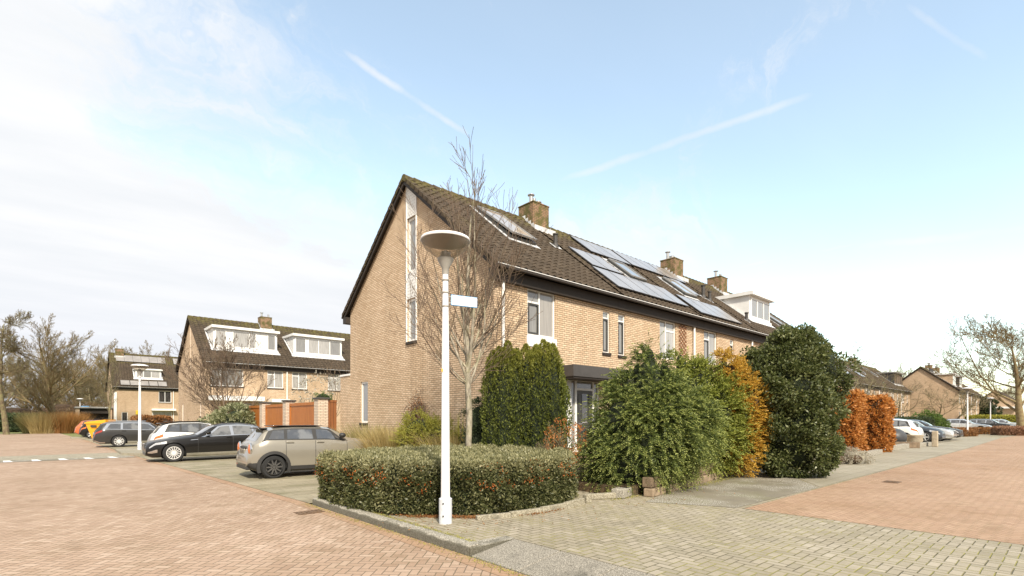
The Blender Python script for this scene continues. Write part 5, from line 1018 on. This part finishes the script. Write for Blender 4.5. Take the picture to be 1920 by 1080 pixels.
hed('long yellow-green hedge below the farthest gable', 1802, 1905, 84, 84, 1.5, 1.9, 'leaf_lime', 106, n=6000, L=.3)
bush('round_dark_shrub', 'round dark green clipped bush beside the far white wall', 'shrub', (*at(1850, 96), .1), mac([(0, 0, 2.8, 1.6, 2.4)]), 120, .4, 30, 'leaf_dark', .35, .2, seed=107)
hed('dark low hedge in front of the far terrace doors', 1800, 1858, 92, 100, 1.5, 2.2, 'leaf_dark', 108, n=5000, L=.3)

# ------------------------------------------------------------------ street lamps
def lamp(px, Y, z, label, loc=None, sign=None):
    loc = loc or at(px, Y); h = empty('street_lamp', (*loc, z), R(-42), label, 'street lamp', 'white street lamps with bowl heads')
    b = MB(); b.lathe((0, 0, 0), [(.095, 0), (.095, .36), (.07, .375), (.066, .4)], 20); bs_ = b.build('base', 'lamp_base_grey', h, smooth=True)
    for zz in (.12, .3): b = MB(); b.tube((-.02, -.088, zz), (-.02, -.104, zz), .012, n=8); b.build('bolt', 'dark_frame', bs_)
    b = MB(); b.lathe((0, 0, .378), [(.066, 0), (.052, 2.2), (.042, 3.05), (.042, 3.38)], 20); b.build('pole', 'lamp_white', h, smooth=True)
    b = MB(); b.lathe((0, 0, 3.70), [(.048, -.08), (.05, .0), (.115, .12), (.118, .145), (.085, .155), (.065, .24), (.03, .26)], 20); b.build('lamp_holder', 'lamp_grey', h, smooth=True)
    b = MB(); b.lathe((0, 0, 3.85), [(.115, 0), (.20, .06), (.30, .14), (.345, .22), (.352, .25), (.348, .25), (.34, .22), (.295, .145), (.19, .065), (.11, .006)], 32); b.build('lamp_bowl', 'bowl_glass', h, smooth=True)
    b = MB(); b.lathe((0, 0, 4.102), [(.350, -.006), (.355, -.012), (.362, 0), (.35, .03), (.24, .07), (.1, .088), (.001, .09)], 32, 'z', False); b.build('lamp_cap', 'lamp_white', h, smooth=True)
    b = MB(); b.lathe((0, 0, 4.02), [(.349, .070), (.30, .056), (.2, .042), (.02, .036)], 32); b.build('reflector', 'reflector_ribbed', h, smooth=True)
    for zz in (3.14, 3.34, 3.52): 
        b = MB(); b.lathe((0, 0, zz), [(.050, 0), (.053, .006), (.053, .016), (.050, .022)], 16); b.build('clamp_ring', 'lamp_grey', h, smooth=True)
    return h
def bowlm(t):
    tr = t.n('ShaderNodeBsdfTransparent'); tr.inputs[0].default_value = (.93, .91, .88, 1); gl = t.n('ShaderNodeBsdfGlossy'); gl.inputs['Roughness'].default_value = .08; df = t.n('ShaderNodeBsdfDiffuse'); df.inputs[0].default_value = (.55, .52, .47, 1)
    lw = t.n('ShaderNodeLayerWeight'); lw.inputs[0].default_value = .35; m1 = t.n('ShaderNodeMixShader', {0: t.m('MULTIPLY', lw.outputs['Facing'], .38)}); t.L.new(tr.outputs[0], m1.inputs[1]); t.L.new(df.outputs[0], m1.inputs[2])
    m2 = t.n('ShaderNodeMixShader', {0: .05}); t.L.new(m1.outputs[0], m2.inputs[1]); t.L.new(gl.outputs[0], m2.inputs[2]); o = [n for n in t.N if n.type == 'OUTPUT_MATERIAL'][0]; t.L.new(m2.outputs[0], o.inputs[0])
mat('bowl_glass', bowlm)
def reflm(t):
    ob = t.n('ShaderNodeTexCoord').outputs['Object']; o = t.sep(ob); r = t.m('POWER', t.m('ADD', t.m('POWER', o[0], 2.0), t.m('POWER', o[1], 2.0)), .5); f = t.ss(t.m('ABSOLUTE', t.m('SUBTRACT', t.m('FRACT', t.m('MULTIPLY', r, 42.0)), .5)), .0, .5)
    setb(t, t.mix(f, (.12, .10, .075), (.30, .26, .20)), .5, f, .5, .01)
mat('reflector_ribbed', reflm)
l1 = lamp(835, 7.42, .1, 'near white street lamp with a blank name sign in front of the hedge')
b = MB(); b.box(-.052, -.03, -.052, -.03, 2.20, 2.24); b.build('sticker', 'sticker_orange', l1)
sg = empty('street_sign', (*at(835, 7.42), 0), R(-14), 'blank white street name sign with a blue rim on the near lamp post', 'sign')
sgy = 3.35
b = MB(); b.box(.085, .50, -.008, .008, sgy - .07, sgy + .085); b.build('board', 'sign_blue', sg)
b = MB(); b.box(.092, .493, -.0105, -.0085, sgy - .062, sgy + .077); b.build('face', 'sign_white', sg)
b = MB(); b.box(.05, .11, -.007, .007, sgy - .05, sgy - .03); b.box(.05, .11, -.007, .007, sgy + .04, sgy + .06); b.build('bracket', 'lamp_grey', sg)
lamp(262, 25, .1, 'white street lamp beside the nose of the black sedan')
l3 = lamp(150, 67, .1, 'farthest left white street lamp with a small blue sign')
sg = empty('street_sign', (*at(150, 67), 0), R(-42), 'small bright blue street name sign on the farthest left lamp', 'sign'); b = MB(); b.box(.1, 1.2, -.02, .02, 3.05, 3.28); b.build('board', 'sign_blue', sg)
b = MB()
for k in range(11): b.box(.22 + k * .075, .27 + k * .075, -.024, -.021, 3.12, 3.20 - .02 * (k % 3))
b.build('lettering', 'sign_white', sg)
lamp(1814, 43.6, .1, 'nearer white street lamp on the right, beside the parked cars')
lamp(1857, 64.6, .1, 'farther white street lamp on the right, before the farthest gable')
# kerbed island by the black sedan
b = MB(); b.prism([(-6.95, 17.5), (-6.4, 16.4), (-4.9, 16.9), (-3.5, 20.5), (-6.9, 21.5)], 0, .1); tag(b.build('pavement_island', 'walk_slab'), kind='structure')
for pa, Y, lb in ((105, 42, 'far'),): 
    p = at(150, 42); b = MB(); b.prism([(p[0] - .6, p[1] - 1), (p[0] + 2, p[1] - 1), (p[0] + 2, p[1] + 1), (p[0] - .6, p[1] + 1)], 0, .1); tag(b.build('pavement_island', 'walk_slab'), kind='structure')

# ------------------------------------------------------------------ waste container
p = at(187, 38); wc = empty('waste_container', (*p, 0), R(-42), 'tall yellow-orange waste container between the parked cars', 'container')
wc.scale = (.82, .9, 1)
b = MB(); v = [(-.42, -.3, .12), (.42, -.3, .12), (.42, .4, .12), (-.42, .4, .12), (-.85, -.5, 1.25), (.85, -.5, 1.25), (.85, .6, 1.25), (-.85, .6, 1.25)]; b.add(v, [(3, 2, 1, 0), (4, 5, 6, 7), (0, 1, 5, 4), (1, 2, 6, 5), (2, 3, 7, 6), (3, 0, 4, 7)]); b.build('body', 'container_yellow', wc, bevel=.02)
b = MB(); b.box(-.9, .9, -.55, .65, 1.253, 1.34); b.add([(-.85, -.5, 1.343), (.95, -.5, 1.343), (.95, .6, 1.343), (-.85, .6, 1.343), (-.7, -.5, 1.40), (.95, -.5, 1.55), (.95, .6, 1.55), (-.7, .6, 1.40)], [(3, 2, 1, 0), (4, 5, 6, 7), (0, 1, 5, 4), (1, 2, 6, 5), (2, 3, 7, 6), (3, 0, 4, 7)]); b.build('lid', 'container_yellow', wc)
b = MB(); b.box(-.35, .15, -.56, -.50, 1.0, 1.15); b.build('handle', 'dark_frame', wc)
for sx_ in (-.3, .3): b = MB(); b.tube((sx_ - .05, 0, .1), (sx_ + .05, 0, .1), .1, n=12); b.build('wheel', 'rubber', wc)

# ------------------------------------------------------------------ cars
def interp(pts, x):
    xs, zs = zip(*pts)
    if x <= xs[0]: return zs[0]
    for (a, za), (b_, zb_) in zip(pts[:-1], pts[1:]):
        if x <= b_:
            t_ = (x - a) / (b_ - a); t_ = t_ * t_ * (3 - 2 * t_) * .45 + t_ * .55; return za + (zb_ - za) * t_
    return zs[-1]
def make_car(name, label, cat, S, group=None):
    """x measured from the nose (0) to the tail (L); the car's local +X points forward, origin mid-length on the ground"""
    L_, W_ = S['L'], S['W']; root = empty(name, (0, 0, 0), 0, label, cat, group); rd = S.get('round', .7)
    def hw(x):
        ef, er = x, L_ - x; a = 1 - .26 * max(0, 1 - ef / rd) ** 2.4; c_ = 1 - .20 * max(0, 1 - er / (rd * .8)) ** 2.4; return W_ / 2 * min(a, c_)
    def ring(x):
        zt, zs, zb_ = interp(S['top'], x), interp(S['belt'], x), interp(S['low'], x); zs = min(zs, zt - .012); w_ = hw(x); h_ = zt - zs
        y6 = w_ * .955 - (.09 + .36 * h_ if h_ > .2 else .09 + .36 * h_); z6 = zt - .05 * min(1, h_ / .3) - .01
        z3 = zb_ + .5 * (zs - zb_)
        return [(0, zb_), (w_ * .82, zb_), (w_ * .965, zb_ + .07), (w_, z3), (w_ * .995, zs - .35 * (zs - z3)), (w_ * .955, zs), (y6, z6), (y6 * .6, zt - .008), (0, zt)]
    def surf(x, q, sd_=1, off=0.0):
        r = ring(x); i = min(7, int(q)); t_ = q - i; y = r[i][0] + (r[i + 1][0] - r[i][0]) * t_; z = r[i][1] + (r[i + 1][1] - r[i][1]) * t_
        dy, dz = r[i + 1][0] - r[i][0], r[i + 1][1] - r[i][1]; l = math.hypot(dy, dz) + 1e-9; y += dz / l * off; z += -dy / l * off
        return (L_ / 2 - x, y * sd_, z)
    xs = sorted(set([0, .03, .08, .16, .28] + [i * L_ / 44 for i in range(1, 44)] + [L_ - .28, L_ - .16, L_ - .08, L_ - .03, L_])); b = MB(); n = 16
    for x in xs:
        r = ring(x); b.v += [(L_ / 2 - x, y, z) for y, z in r] + [(L_ / 2 - x, -y, z) for y, z in r[7:0:-1]]
    b.n = len(b.v)
    for k in range(len(xs) - 1):
        for i in range(n): b.f.append((k * n + i, (k + 1) * n + i, (k + 1) * n + (i + 1) % n, k * n + (i + 1) % n))
    b.f.append(tuple(range(n))); b.f.append(tuple((len(xs) - 1) * n + i for i in range(n))[::-1])
    body = b.build('body', [S['paint'], 'rubber'], root)
    bm = bmesh.new(); bm.from_mesh(body.data); bmesh.ops.recalc_face_normals(bm, faces=bm.faces); bm.to_mesh(body.data); bm.free()
    ax = [S['fo'], S['fo'] + S['wb']]; wr = S['wr']; cb = MB()
    for a in ax:
        for sd_ in (1, -1): cb.tube((L_ / 2 - a, sd_ * (W_ / 2 - .26), wr), (L_ / 2 - a, sd_ * (W_ / 2 + .1), wr), wr + .045, n=36)
    cut = cb.build('cutter', ['rubber', 'rubber']); cut.data.polygons.foreach_set('material_index', [1] * len(cut.data.polygons))
    md = body.modifiers.new('b', 'BOOLEAN'); md.operation = 'DIFFERENCE'; md.object = cut; md.solver = 'EXACT'
    dg = bpy.context.evaluated_depsgraph_get(); dg.update(); me = bpy.data.meshes.new_from_object(body.evaluated_get(dg)); body.modifiers.clear(); body.data = me
    bpy.data.objects.remove(cut); me.polygons.foreach_set('use_smooth', [True] * len(me.polygons)); me.set_sharp_from_angle(angle=R(38))
    def patch(nm, x0, x1, q0, q1, m, sd_=1, off=.006, x0t=None, x1t=None, nx=10, nq=4, par=root):
        p = MB(); x0t, x1t = (x0 if x0t is None else x0t), (x1 if x1t is None else x1t)
        for j in range(nq + 1):
            q = q0 + (q1 - q0) * j / nq
            for i in range(nx + 1):
                t_ = i / nx; xb = x0 + (x1 - x0) * t_; xt = x0t + (x1t - x0t) * t_; p.v.append(surf(xb + (xt - xb) * j / nq, q, sd_, off))
        p.n = len(p.v)
        for j in range(nq):
            for i in range(nx):
                a = j * (nx + 1) + i; f = (a, a + 1, a + nx + 2, a + nx + 1); p.f.append(f if sd_ < 0 else f[::-1])
        return p.build(nm, m, par, smooth=True)
    def cross(nm, x0, x1, m, k=.9, off=.007, k1=None):   # windscreen / rear window: spans roof width
        p = MB(); nx, nw = 8, 12; k1 = k if k1 is None else k1
        for i in range(nx + 1):
            x = x0 + (x1 - x0) * i / nx; kk = k + (k1 - k) * i / nx; r = ring(x); pts = [(-r[6][0], r[6][1]), (-r[7][0], r[7][1]), (0, r[8][1]), (r[7][0], r[7][1]), (r[6][0], r[6][1])]
            for j in range(nw + 1):
                y = (-1 + 2 * j / nw) * r[6][0] * kk; z = np.interp(y, [a for a, _ in pts], [c_ for _, c_ in pts]); p.v.append((L_ / 2 - x + (off if x < L_ / 2 else -off) * .8, y, z + off * .8))
        p.n = len(p.v)
        for i in range(nx):
            for j in range(nw): a = i * (nw + 1) + j; p.f.append((a, a + 1, a + nw + 2, a + nw + 1))
        return p.build(nm, m, root, smooth=True)
    cross('windscreen', *S['ws'], 'car_glass', .93); cross('rear_window', *S['rw'], 'car_glass', .88)
    for sd_ in (1, -1):
        if S.get('dlo'): patch('window_surround', *S['dlo'][:2], 5.03, 5.97, S.get('dlo_mat', 'black_plastic'), sd_, .004, *S['dlo'][2:], nx=24)
        for (x0, x1, x0t, x1t) in S['win']: patch('window', x0, x1, 5.10, 5.86, 'car_glass', sd_, .010, x0t, x1t)
        for x in S['doors']: patch('door_seam', x - .006, x + .006, 2.1, 5.0, 'black_plastic', sd_, .002, nx=1, nq=12)
        patch('sill', S['fo'] + wr + .06, S['fo'] + S['wb'] - wr - .06, 1.2, 2.25, S.get('sill', 'black_plastic'), sd_, .012)
        for x in S['handles']:
            hb = MB(); p = surf(x, 4.62, sd_, .02); hb.box(p[0] - .1, p[0] + .1, p[1] - .012, p[1] + .012, p[2] - .015, p[2] + .015); hb.build('door_handle', S.get('hmat', 'chrome'), root, bevel=.008)
        mx = S['mirror']; p = surf(mx, 5.1, sd_, .10); mb = MB(); mb.ell((p[0], p[1] + .02 * sd_, p[2] + .07), (.10, .09, .075), 12, 8); mb.build('mirror', S.get('mmat', 'black_plastic'), root, smooth=True)
        for a_ in ax:
            cx_ = L_ / 2 - a_; yo = sd_ * (W_ / 2 - .015); yi = sd_ * (W_ / 2 - .22)
            tb = MB(); tb.lathe((cx_, 0, wr), [(wr * .66, -.1 * 1), (wr * .9, -.105), (wr, -.07), (wr, .07), (wr * .9, .105), (wr * .66, .1)], 32, 'y', False); tb.v = [(x, y + (yo + yi) / 2, z) for x, y, z in tb.v]
            wh = tb.build('wheel', 'rubber', root, smooth=True)
            rb = MB(); yr = yo + sd_ * .004; R0 = wr * .69; ns = S.get('spokes', 10)
            rb.lathe((cx_, yr, wr), [(R0, -.03), (R0, .005), (R0 * .9, .005), (R0 * .9, -.03)], 32, 'y', False)
            rb.lathe((cx_, yr, wr), [(wr * .13, -.02), (wr * .13, .004)], 16, 'y')
            for i in range(ns):
                a0 = 2 * math.pi * i / ns; ca, sa = math.cos(a0), math.sin(a0); w0 = S.get('spw', .02)
                v = [(cx_ + r_ * ca - s_ * w0 * k_ * sa, yr + dy_, wr + r_ * sa + s_ * w0 * k_ * ca) for (r_, k_) in ((wr * .1, 1.0), (R0 * .93, .7)) for s_ in (-1, 1) for dy_ in (-.02, .002)]
                rb.add(v, [(0, 2, 3, 1), (4, 5, 7, 6), (0, 1, 5, 4), (2, 6, 7, 3), (1, 3, 7, 5), (0, 4, 6, 2)])
            rb.build('rim', S.get('rim', 'rim_silver'), wh); db = MB(); db.lathe((cx_, yo - sd_ * .045, wr), [(R0, -.005), (R0, .005)], 28, 'y'); db.build('shade_disc', 'rim_black', wh)  # dark backing disc; shade in the spoke gaps is put into its colour
            if S.get('arch'):
                ab = MB(); N = 22; r0, r1 = wr + .035, wr + .115
                for i in range(N + 1):
                    a0 = math.pi * (-.12 + 1.24 * i / N); ca, sa = math.cos(a0), math.sin(a0)
                    ab.v += [(cx_ + r_ * ca, yy, max(.17, wr + r_ * sa)) for r_, yy in ((r0, sd_ * (W_ / 2 - .02)), (r0, sd_ * (W_ / 2 + .02)), (r1, sd_ * (W_ / 2 + .012)), (r1, sd_ * (W_ / 2 - .06)))]
                ab.n = len(ab.v); ab.f = [(k * 4 + i, k * 4 + (i + 1) % 4, k * 4 + 4 + (i + 1) % 4, k * 4 + 4 + i) for k in range(N) for i in range(4)]; ab.build('arch_trim', 'black_plastic', root, smooth=True)
        for (nm, x0, x1, q0, q1, m) in S.get('patches', []): patch(nm, x0, x1, q0, q1, m, sd_, .012, nx=8, nq=6)
        for (nm, x, y, z, rx, ry, rz_, m) in S.get('ells', []):
            eb = MB(); eb.ell((L_ / 2 - x, y * sd_, z), (rx, ry, rz_), 14, 10); eb.build(nm, m, root, smooth=True)
    for (nm, x0, x1, y0, y1, z0, z1, m) in S.get('boxes', []):
        bb = MB(); bb.box(L_ / 2 - x1, L_ / 2 - x0, y0, y1, z0, z1); bb.build(nm, m, root, bevel=.015)
    return root
mini = dict(L=4.0, W=1.75, wb=2.57, fo=.80, wr=.315, paint='paint_beige', arch=True, rim='rim_dark', spokes=10, spw=.022, hmat='paint_beige', round=.75,
    top=[(0, .58), (.04, .70), (.2, .86), (.5, .97), (1.0, 1.04), (1.22, 1.07), (1.75, 1.375), (2.1, 1.415), (2.8, 1.42), (3.3, 1.39), (3.52, 1.34), (3.80, 1.0), (3.90, .90), (3.97, .72), (4.0, .58)],
    belt=[(0, .52), (.2, .78), (.6, .89), (1.1, .96), (2.0, 1.01), (3.5, 1.03), (3.8, .95), (3.95, .72), (4.0, .5)], low=[(0, .30), (.25, .17), (1, .16), (3.6, .17), (3.85, .24), (4.0, .34)],
    ws=(1.28, 1.74), rw=(3.56, 3.78), dlo=(1.32, 3.66, 1.80, 3.46), win=[(1.50, 2.22, 1.88, 2.20), (2.32, 3.02, 2.32, 2.98), (3.10, 3.50, 3.07, 3.36)], doors=[1.36, 2.27, 3.06], handles=[2.13, 2.95], mirror=1.52,
    patches=[('headlight', .10, .42, 3.5, 4.7, 'light_clear'), ('bumper_trim', 3.6, 3.985, 1.3, 2.5, 'black_plastic')],
    ells=[('tail_light', 3.915, .655, .80, .055, .115, .155, 'light_amber'), ('light_ring', 3.905, .655, .80, .052, .135, .175, 'chrome')],
    boxes=[('number_plate_recess', 3.93, 3.985, -.27, .27, .66, .80, 'paint_beige'), ('tailgate_handle', 3.90, 3.965, -.30, .30, .80, .87, 'black_plastic'), ('spoiler', 3.45, 3.68, -.52, .52, 1.335, 1.365, 'paint_black'), ('rear_diffuser', 3.85, 4.0, -.62, .62, .25, .42, 'black_plastic'), ('roof_panel', 1.95, 3.30, -.50, .50, 1.412, 1.43, 'paint_black'), ('fog_light', 3.96, 4.005, .5, .62, .33, .38, 'light_red')])
sedan = dict(L=4.9, W=1.86, wb=2.97, fo=.84, wr=.345, paint='paint_black', rim='rim_silver', spokes=15, spw=.014, sill='chrome', round=.9, hmat='paint_black', mmat='paint_black',
    top=[(0, .60), (.05, .72), (.3, .80), (.8, .90), (1.4, .98), (1.58, 1.0), (2.25, 1.38), (2.6, 1.45), (3.1, 1.46), (3.6, 1.41), (4.35, 1.10), (4.75, 1.05), (4.88, .85), (4.9, .6)],
    belt=[(0, .5), (.3, .74), (.9, .84), (1.6, .91), (3.8, .97), (4.6, .96), (4.9, .6)], low=[(0, .26), (.2, .18), (4.6, .2), (4.9, .34)],
    ws=(1.62, 2.22), rw=(3.70, 4.3), dlo=(1.72, 4.12, 2.32, 3.78), win=[(1.92, 2.76, 2.38, 2.72), (2.86, 3.56, 2.84, 3.50), (3.62, 3.98, 3.58, 3.74)], doors=[1.62, 2.82, 3.7], handles=[2.68, 3.6], mirror=1.95, dlo_mat='chrome',
    patches=[('headlight', .10, .62, 4.1, 4.85, 'light_clear'), ('tail_light', 4.6, 4.88, 4.1, 4.9, 'light_red'), ('side_vent', 1.38, 1.62, 4.28, 4.42, 'chrome'), ('fog_surround', .06, .34, 2.55, 3.1, 'chrome')], boxes=[('grille', -.015, .10, -.38, .38, .50, .68, 'dark_frame'), ('grille_trim', -.022, .03, -.03, .03, .48, .70, 'chrome'), ('air_intake', -.01, .1, -.5, .5, .26, .38, 'dark_frame')])
estate = dict(L=4.8, W=1.83, wb=2.79, fo=.89, wr=.335, paint='paint_grey', rim='rim_silver', spokes=10, spw=.024, sill='chrome', round=.85, hmat='paint_grey', mmat='paint_grey', dlo_mat='chrome',
    top=[(0, .58), (.05, .70), (.3, .80), (.8, .90), (1.3, .97), (1.5, 1.0), (2.15, 1.38), (2.5, 1.46), (3.3, 1.48), (4.2, 1.42), (4.4, 1.36), (4.66, 1.02), (4.76, .88), (4.8, .55)],
    belt=[(0, .5), (.3, .74), (.9, .84), (1.6, .93), (4.4, 1.0), (4.7, .86), (4.8, .5)], low=[(0, .26), (.2, .18), (4.5, .2), (4.8, .34)],
    ws=(1.54, 2.12), rw=(4.42, 4.64), dlo=(1.66, 4.42, 2.22, 4.2), win=[(1.86, 2.68, 2.28, 2.64), (2.78, 3.50, 2.76, 3.48), (3.60, 4.25, 3.58, 4.05)], doors=[1.55, 2.73, 3.6], handles=[2.55, 3.45], mirror=1.9,
    patches=[('headlight', .10, .58, 4.0, 4.8, 'light_clear'), ('tail_light', 4.42, 4.77, 4.15, 4.95, 'light_red'), ('bumper_trim', 4.3, 4.79, 1.6, 2.1, 'chrome')], boxes=[('number_plate', 4.76, 4.80, -.26, .26, .72, .84, 'light_clear'), ('roof_rail', 2.4, 4.1, .55, .58, 1.46, 1.50, 'chrome'), ('roof_rail', 2.4, 4.1, -.58, -.55, 1.46, 1.50, 'chrome')])
hatch = dict(L=4.1, W=1.78, wb=2.55, fo=.82, wr=.32, paint='paint_white', rim='rim_silver', spokes=5, spw=.035, round=.85, hmat='paint_white', mmat='paint_white',
    top=[(0, .56), (.05, .70), (.3, .84), (.7, .94), (1.05, 1.02), (1.85, 1.42), (2.3, 1.50), (3.0, 1.49), (3.5, 1.43), (3.65, 1.36), (3.95, .98), (4.05, .86), (4.1, .5)],
    belt=[(0, .5), (.3, .76), (.9, .90), (2, .96), (3.5, 1.04), (3.95, .86), (4.1, .48)], low=[(0, .26), (.2, .18), (3.8, .2), (4.1, .34)],
    ws=(1.12, 1.82), rw=(3.68, 3.93), dlo=(1.25, 3.66, 1.92, 3.46), win=[(1.45, 2.25, 1.98, 2.22), (2.35, 3.0, 2.33, 2.98), (3.08, 3.52, 3.06, 3.34)], doors=[1.3, 2.3, 3.1], handles=[2.15, 2.95], mirror=1.5,
    patches=[('headlight', .10, .55, 4.0, 4.85, 'light_clear'), ('tail_light', 3.68, 4.07, 4.1, 4.97, 'light_amber')], boxes=[('grille', -.01, .09, -.4, .4, .42, .56, 'dark_frame')])
def face(car, px_axle, Yd, rz, S, which='rear', z=0.0, side=None, xy=None):
    """put the car so its given axle (near side) stands at column px, depth Yd"""
    x, y = xy or at(px_axle, Yd); a = S['fo'] + (S['wb'] if which == 'rear' else 0); lx = S['L'] / 2 - a; ly = -S['W'] / 2 if side is None else side * S['W'] / 2
    c_, s_ = math.cos(rz), math.sin(rz); car.location = (x - (lx * c_ - ly * s_), y - (lx * s_ + ly * c_), z); car.rotation_euler[2] = rz
GC = 'cars parked in the left bays'
c1 = make_car('parked_car', 'beige compact hatchback with black roof and wheel arches, nearest parked car', 'car', mini, GC); face(c1, 514, 13.75, R(-3), mini)
c2 = make_car('parked_car', 'black sedan facing the road, its silver multi-spoke wheel in view', 'car', sedan, GC); face(c2, 326, 19.0, R(178), sedan, 'front', side=1)
wht = dict(hatch, top=[(x, z * 1.0) for x, z in hatch['top']])
c3 = make_car('parked_car', 'white hatchback with dark roof half hidden behind the black sedan', 'car', dict(hatch, boxes=hatch['boxes'] + [('roof_panel', 1.95, 3.5, -.54, .54, 1.488, 1.512, 'paint_black'), ('spoiler', 3.45, 3.75, -.55, .55, 1.39, 1.43, 'paint_black')]), GC)
p = at(283, 21.6); c3.location = (p[0] + 2.05, p[1] + .75, 0); c3.rotation_euler[2] = R(0)
c4 = make_car('parked_car', 'dark grey estate car with silver window trim beyond the lamp post', 'car', estate, GC); face(c4, 223, 29.0, R(-1), estate)
c5 = make_car('parked_car', 'small dark hatchback beside the yellow container', 'car', dict(hatch, paint='paint_black', hmat='paint_black', mmat='paint_black'), GC); face(c5, 171, 41.5, R(0), hatch)
c6 = make_car('parked_car', 'orange-red hatchback behind the small dark one at the left', 'car', dict(hatch, paint='paint_orange', hmat='paint_orange', mmat='paint_orange'), GC); face(c6, 160, 45.5, R(0), hatch)
GR = 'cars parked on the right'
r1 = make_car('parked_car', 'white hatchback with amber tail light beside the orange beech', 'car', hatch, GR); face(r1, 1696, 0, R(-90), hatch, 'rear', .1, side=-1, xy=(29.5, front_gp(1696, 29.5)))
r1.rotation_euler[2] = R(90); r1.location = (30.4, front_gp(1696, 29.5) + 1.32, .1)
suv = dict(hatch, paint='paint_darkblue', hmat='paint_darkblue', mmat='paint_darkblue', L=4.4, wb=2.65, fo=.85, wr=.35)
suv['top'] = [(x * 4.4 / 4.1, z * 1.04) for x, z in hatch['top']]; suv['belt'] = [(x * 4.4 / 4.1, z) for x, z in hatch['belt']]; suv['low'] = [(x * 4.4 / 4.1, z) for x, z in hatch['low']]
for k in ('dlo', 'ws', 'rw', 'doors', 'handles'): suv[k] = type(hatch[k])(x * 4.4 / 4.1 for x in hatch[k])
suv['win'] = [tuple(x * 4.4 / 4.1 for x in q) for q in hatch['win']]; suv['patches'] = [('headlight', .1, .6, 4.0, 4.85, 'light_clear')]
r2 = make_car('parked_car', 'dark blue-grey car with five-spoke wheel right of the white hatchback', 'car', suv, GR); r2.rotation_euler[2] = R(-90); r2.location = (33.0, front_gp(1733, 32.1) + 1.35, .1)
r3 = make_car('parked_car', 'silver car, third in the right-hand row', 'car', dict(sedan, paint='paint_silver', hmat='paint_silver', mmat='paint_silver', spokes=10), GR); r3.rotation_euler[2] = R(-90); r3.location = (35.7, front_gp(1787, 34.8) + 2.45, .1)
r4 = make_car('parked_car', 'dark grey car, last in the right-hand row beside the lamp', 'car', dict(sedan, paint='paint_grey', hmat='paint_grey', mmat='paint_grey'), GR); r4.rotation_euler[2] = R(-90); r4.location = (38.4, front_gp(1800, 37.5) + 2.45, .1)
r5 = make_car('parked_car', 'long white estate car behind the low brown hedge', 'car', dict(estate, paint='paint_white', hmat='paint_white', mmat='paint_white', patches=[('headlight', .10, .58, 4.0, 4.8, 'light_clear'), ('tail_light', 4.42, 4.77, 4.15, 4.95, 'light_amber')]), GR); r5.rotation_euler[2] = R(-90); r5.location = (*at(1808, 60), .1)
r6 = make_car('parked_car', 'dark estate car behind the farther right lamp post', 'car', dict(estate), GR); r6.rotation_euler[2] = R(-90); r6.location = (*at(1856, 63), .1)
r7 = make_car('parked_car', 'grey car mostly hidden behind the dark estate car on the right', 'car', dict(sedan, paint='paint_silver'), GR); r7.rotation_euler[2] = R(-90); r7.location = (*at(1880, 72), .1)
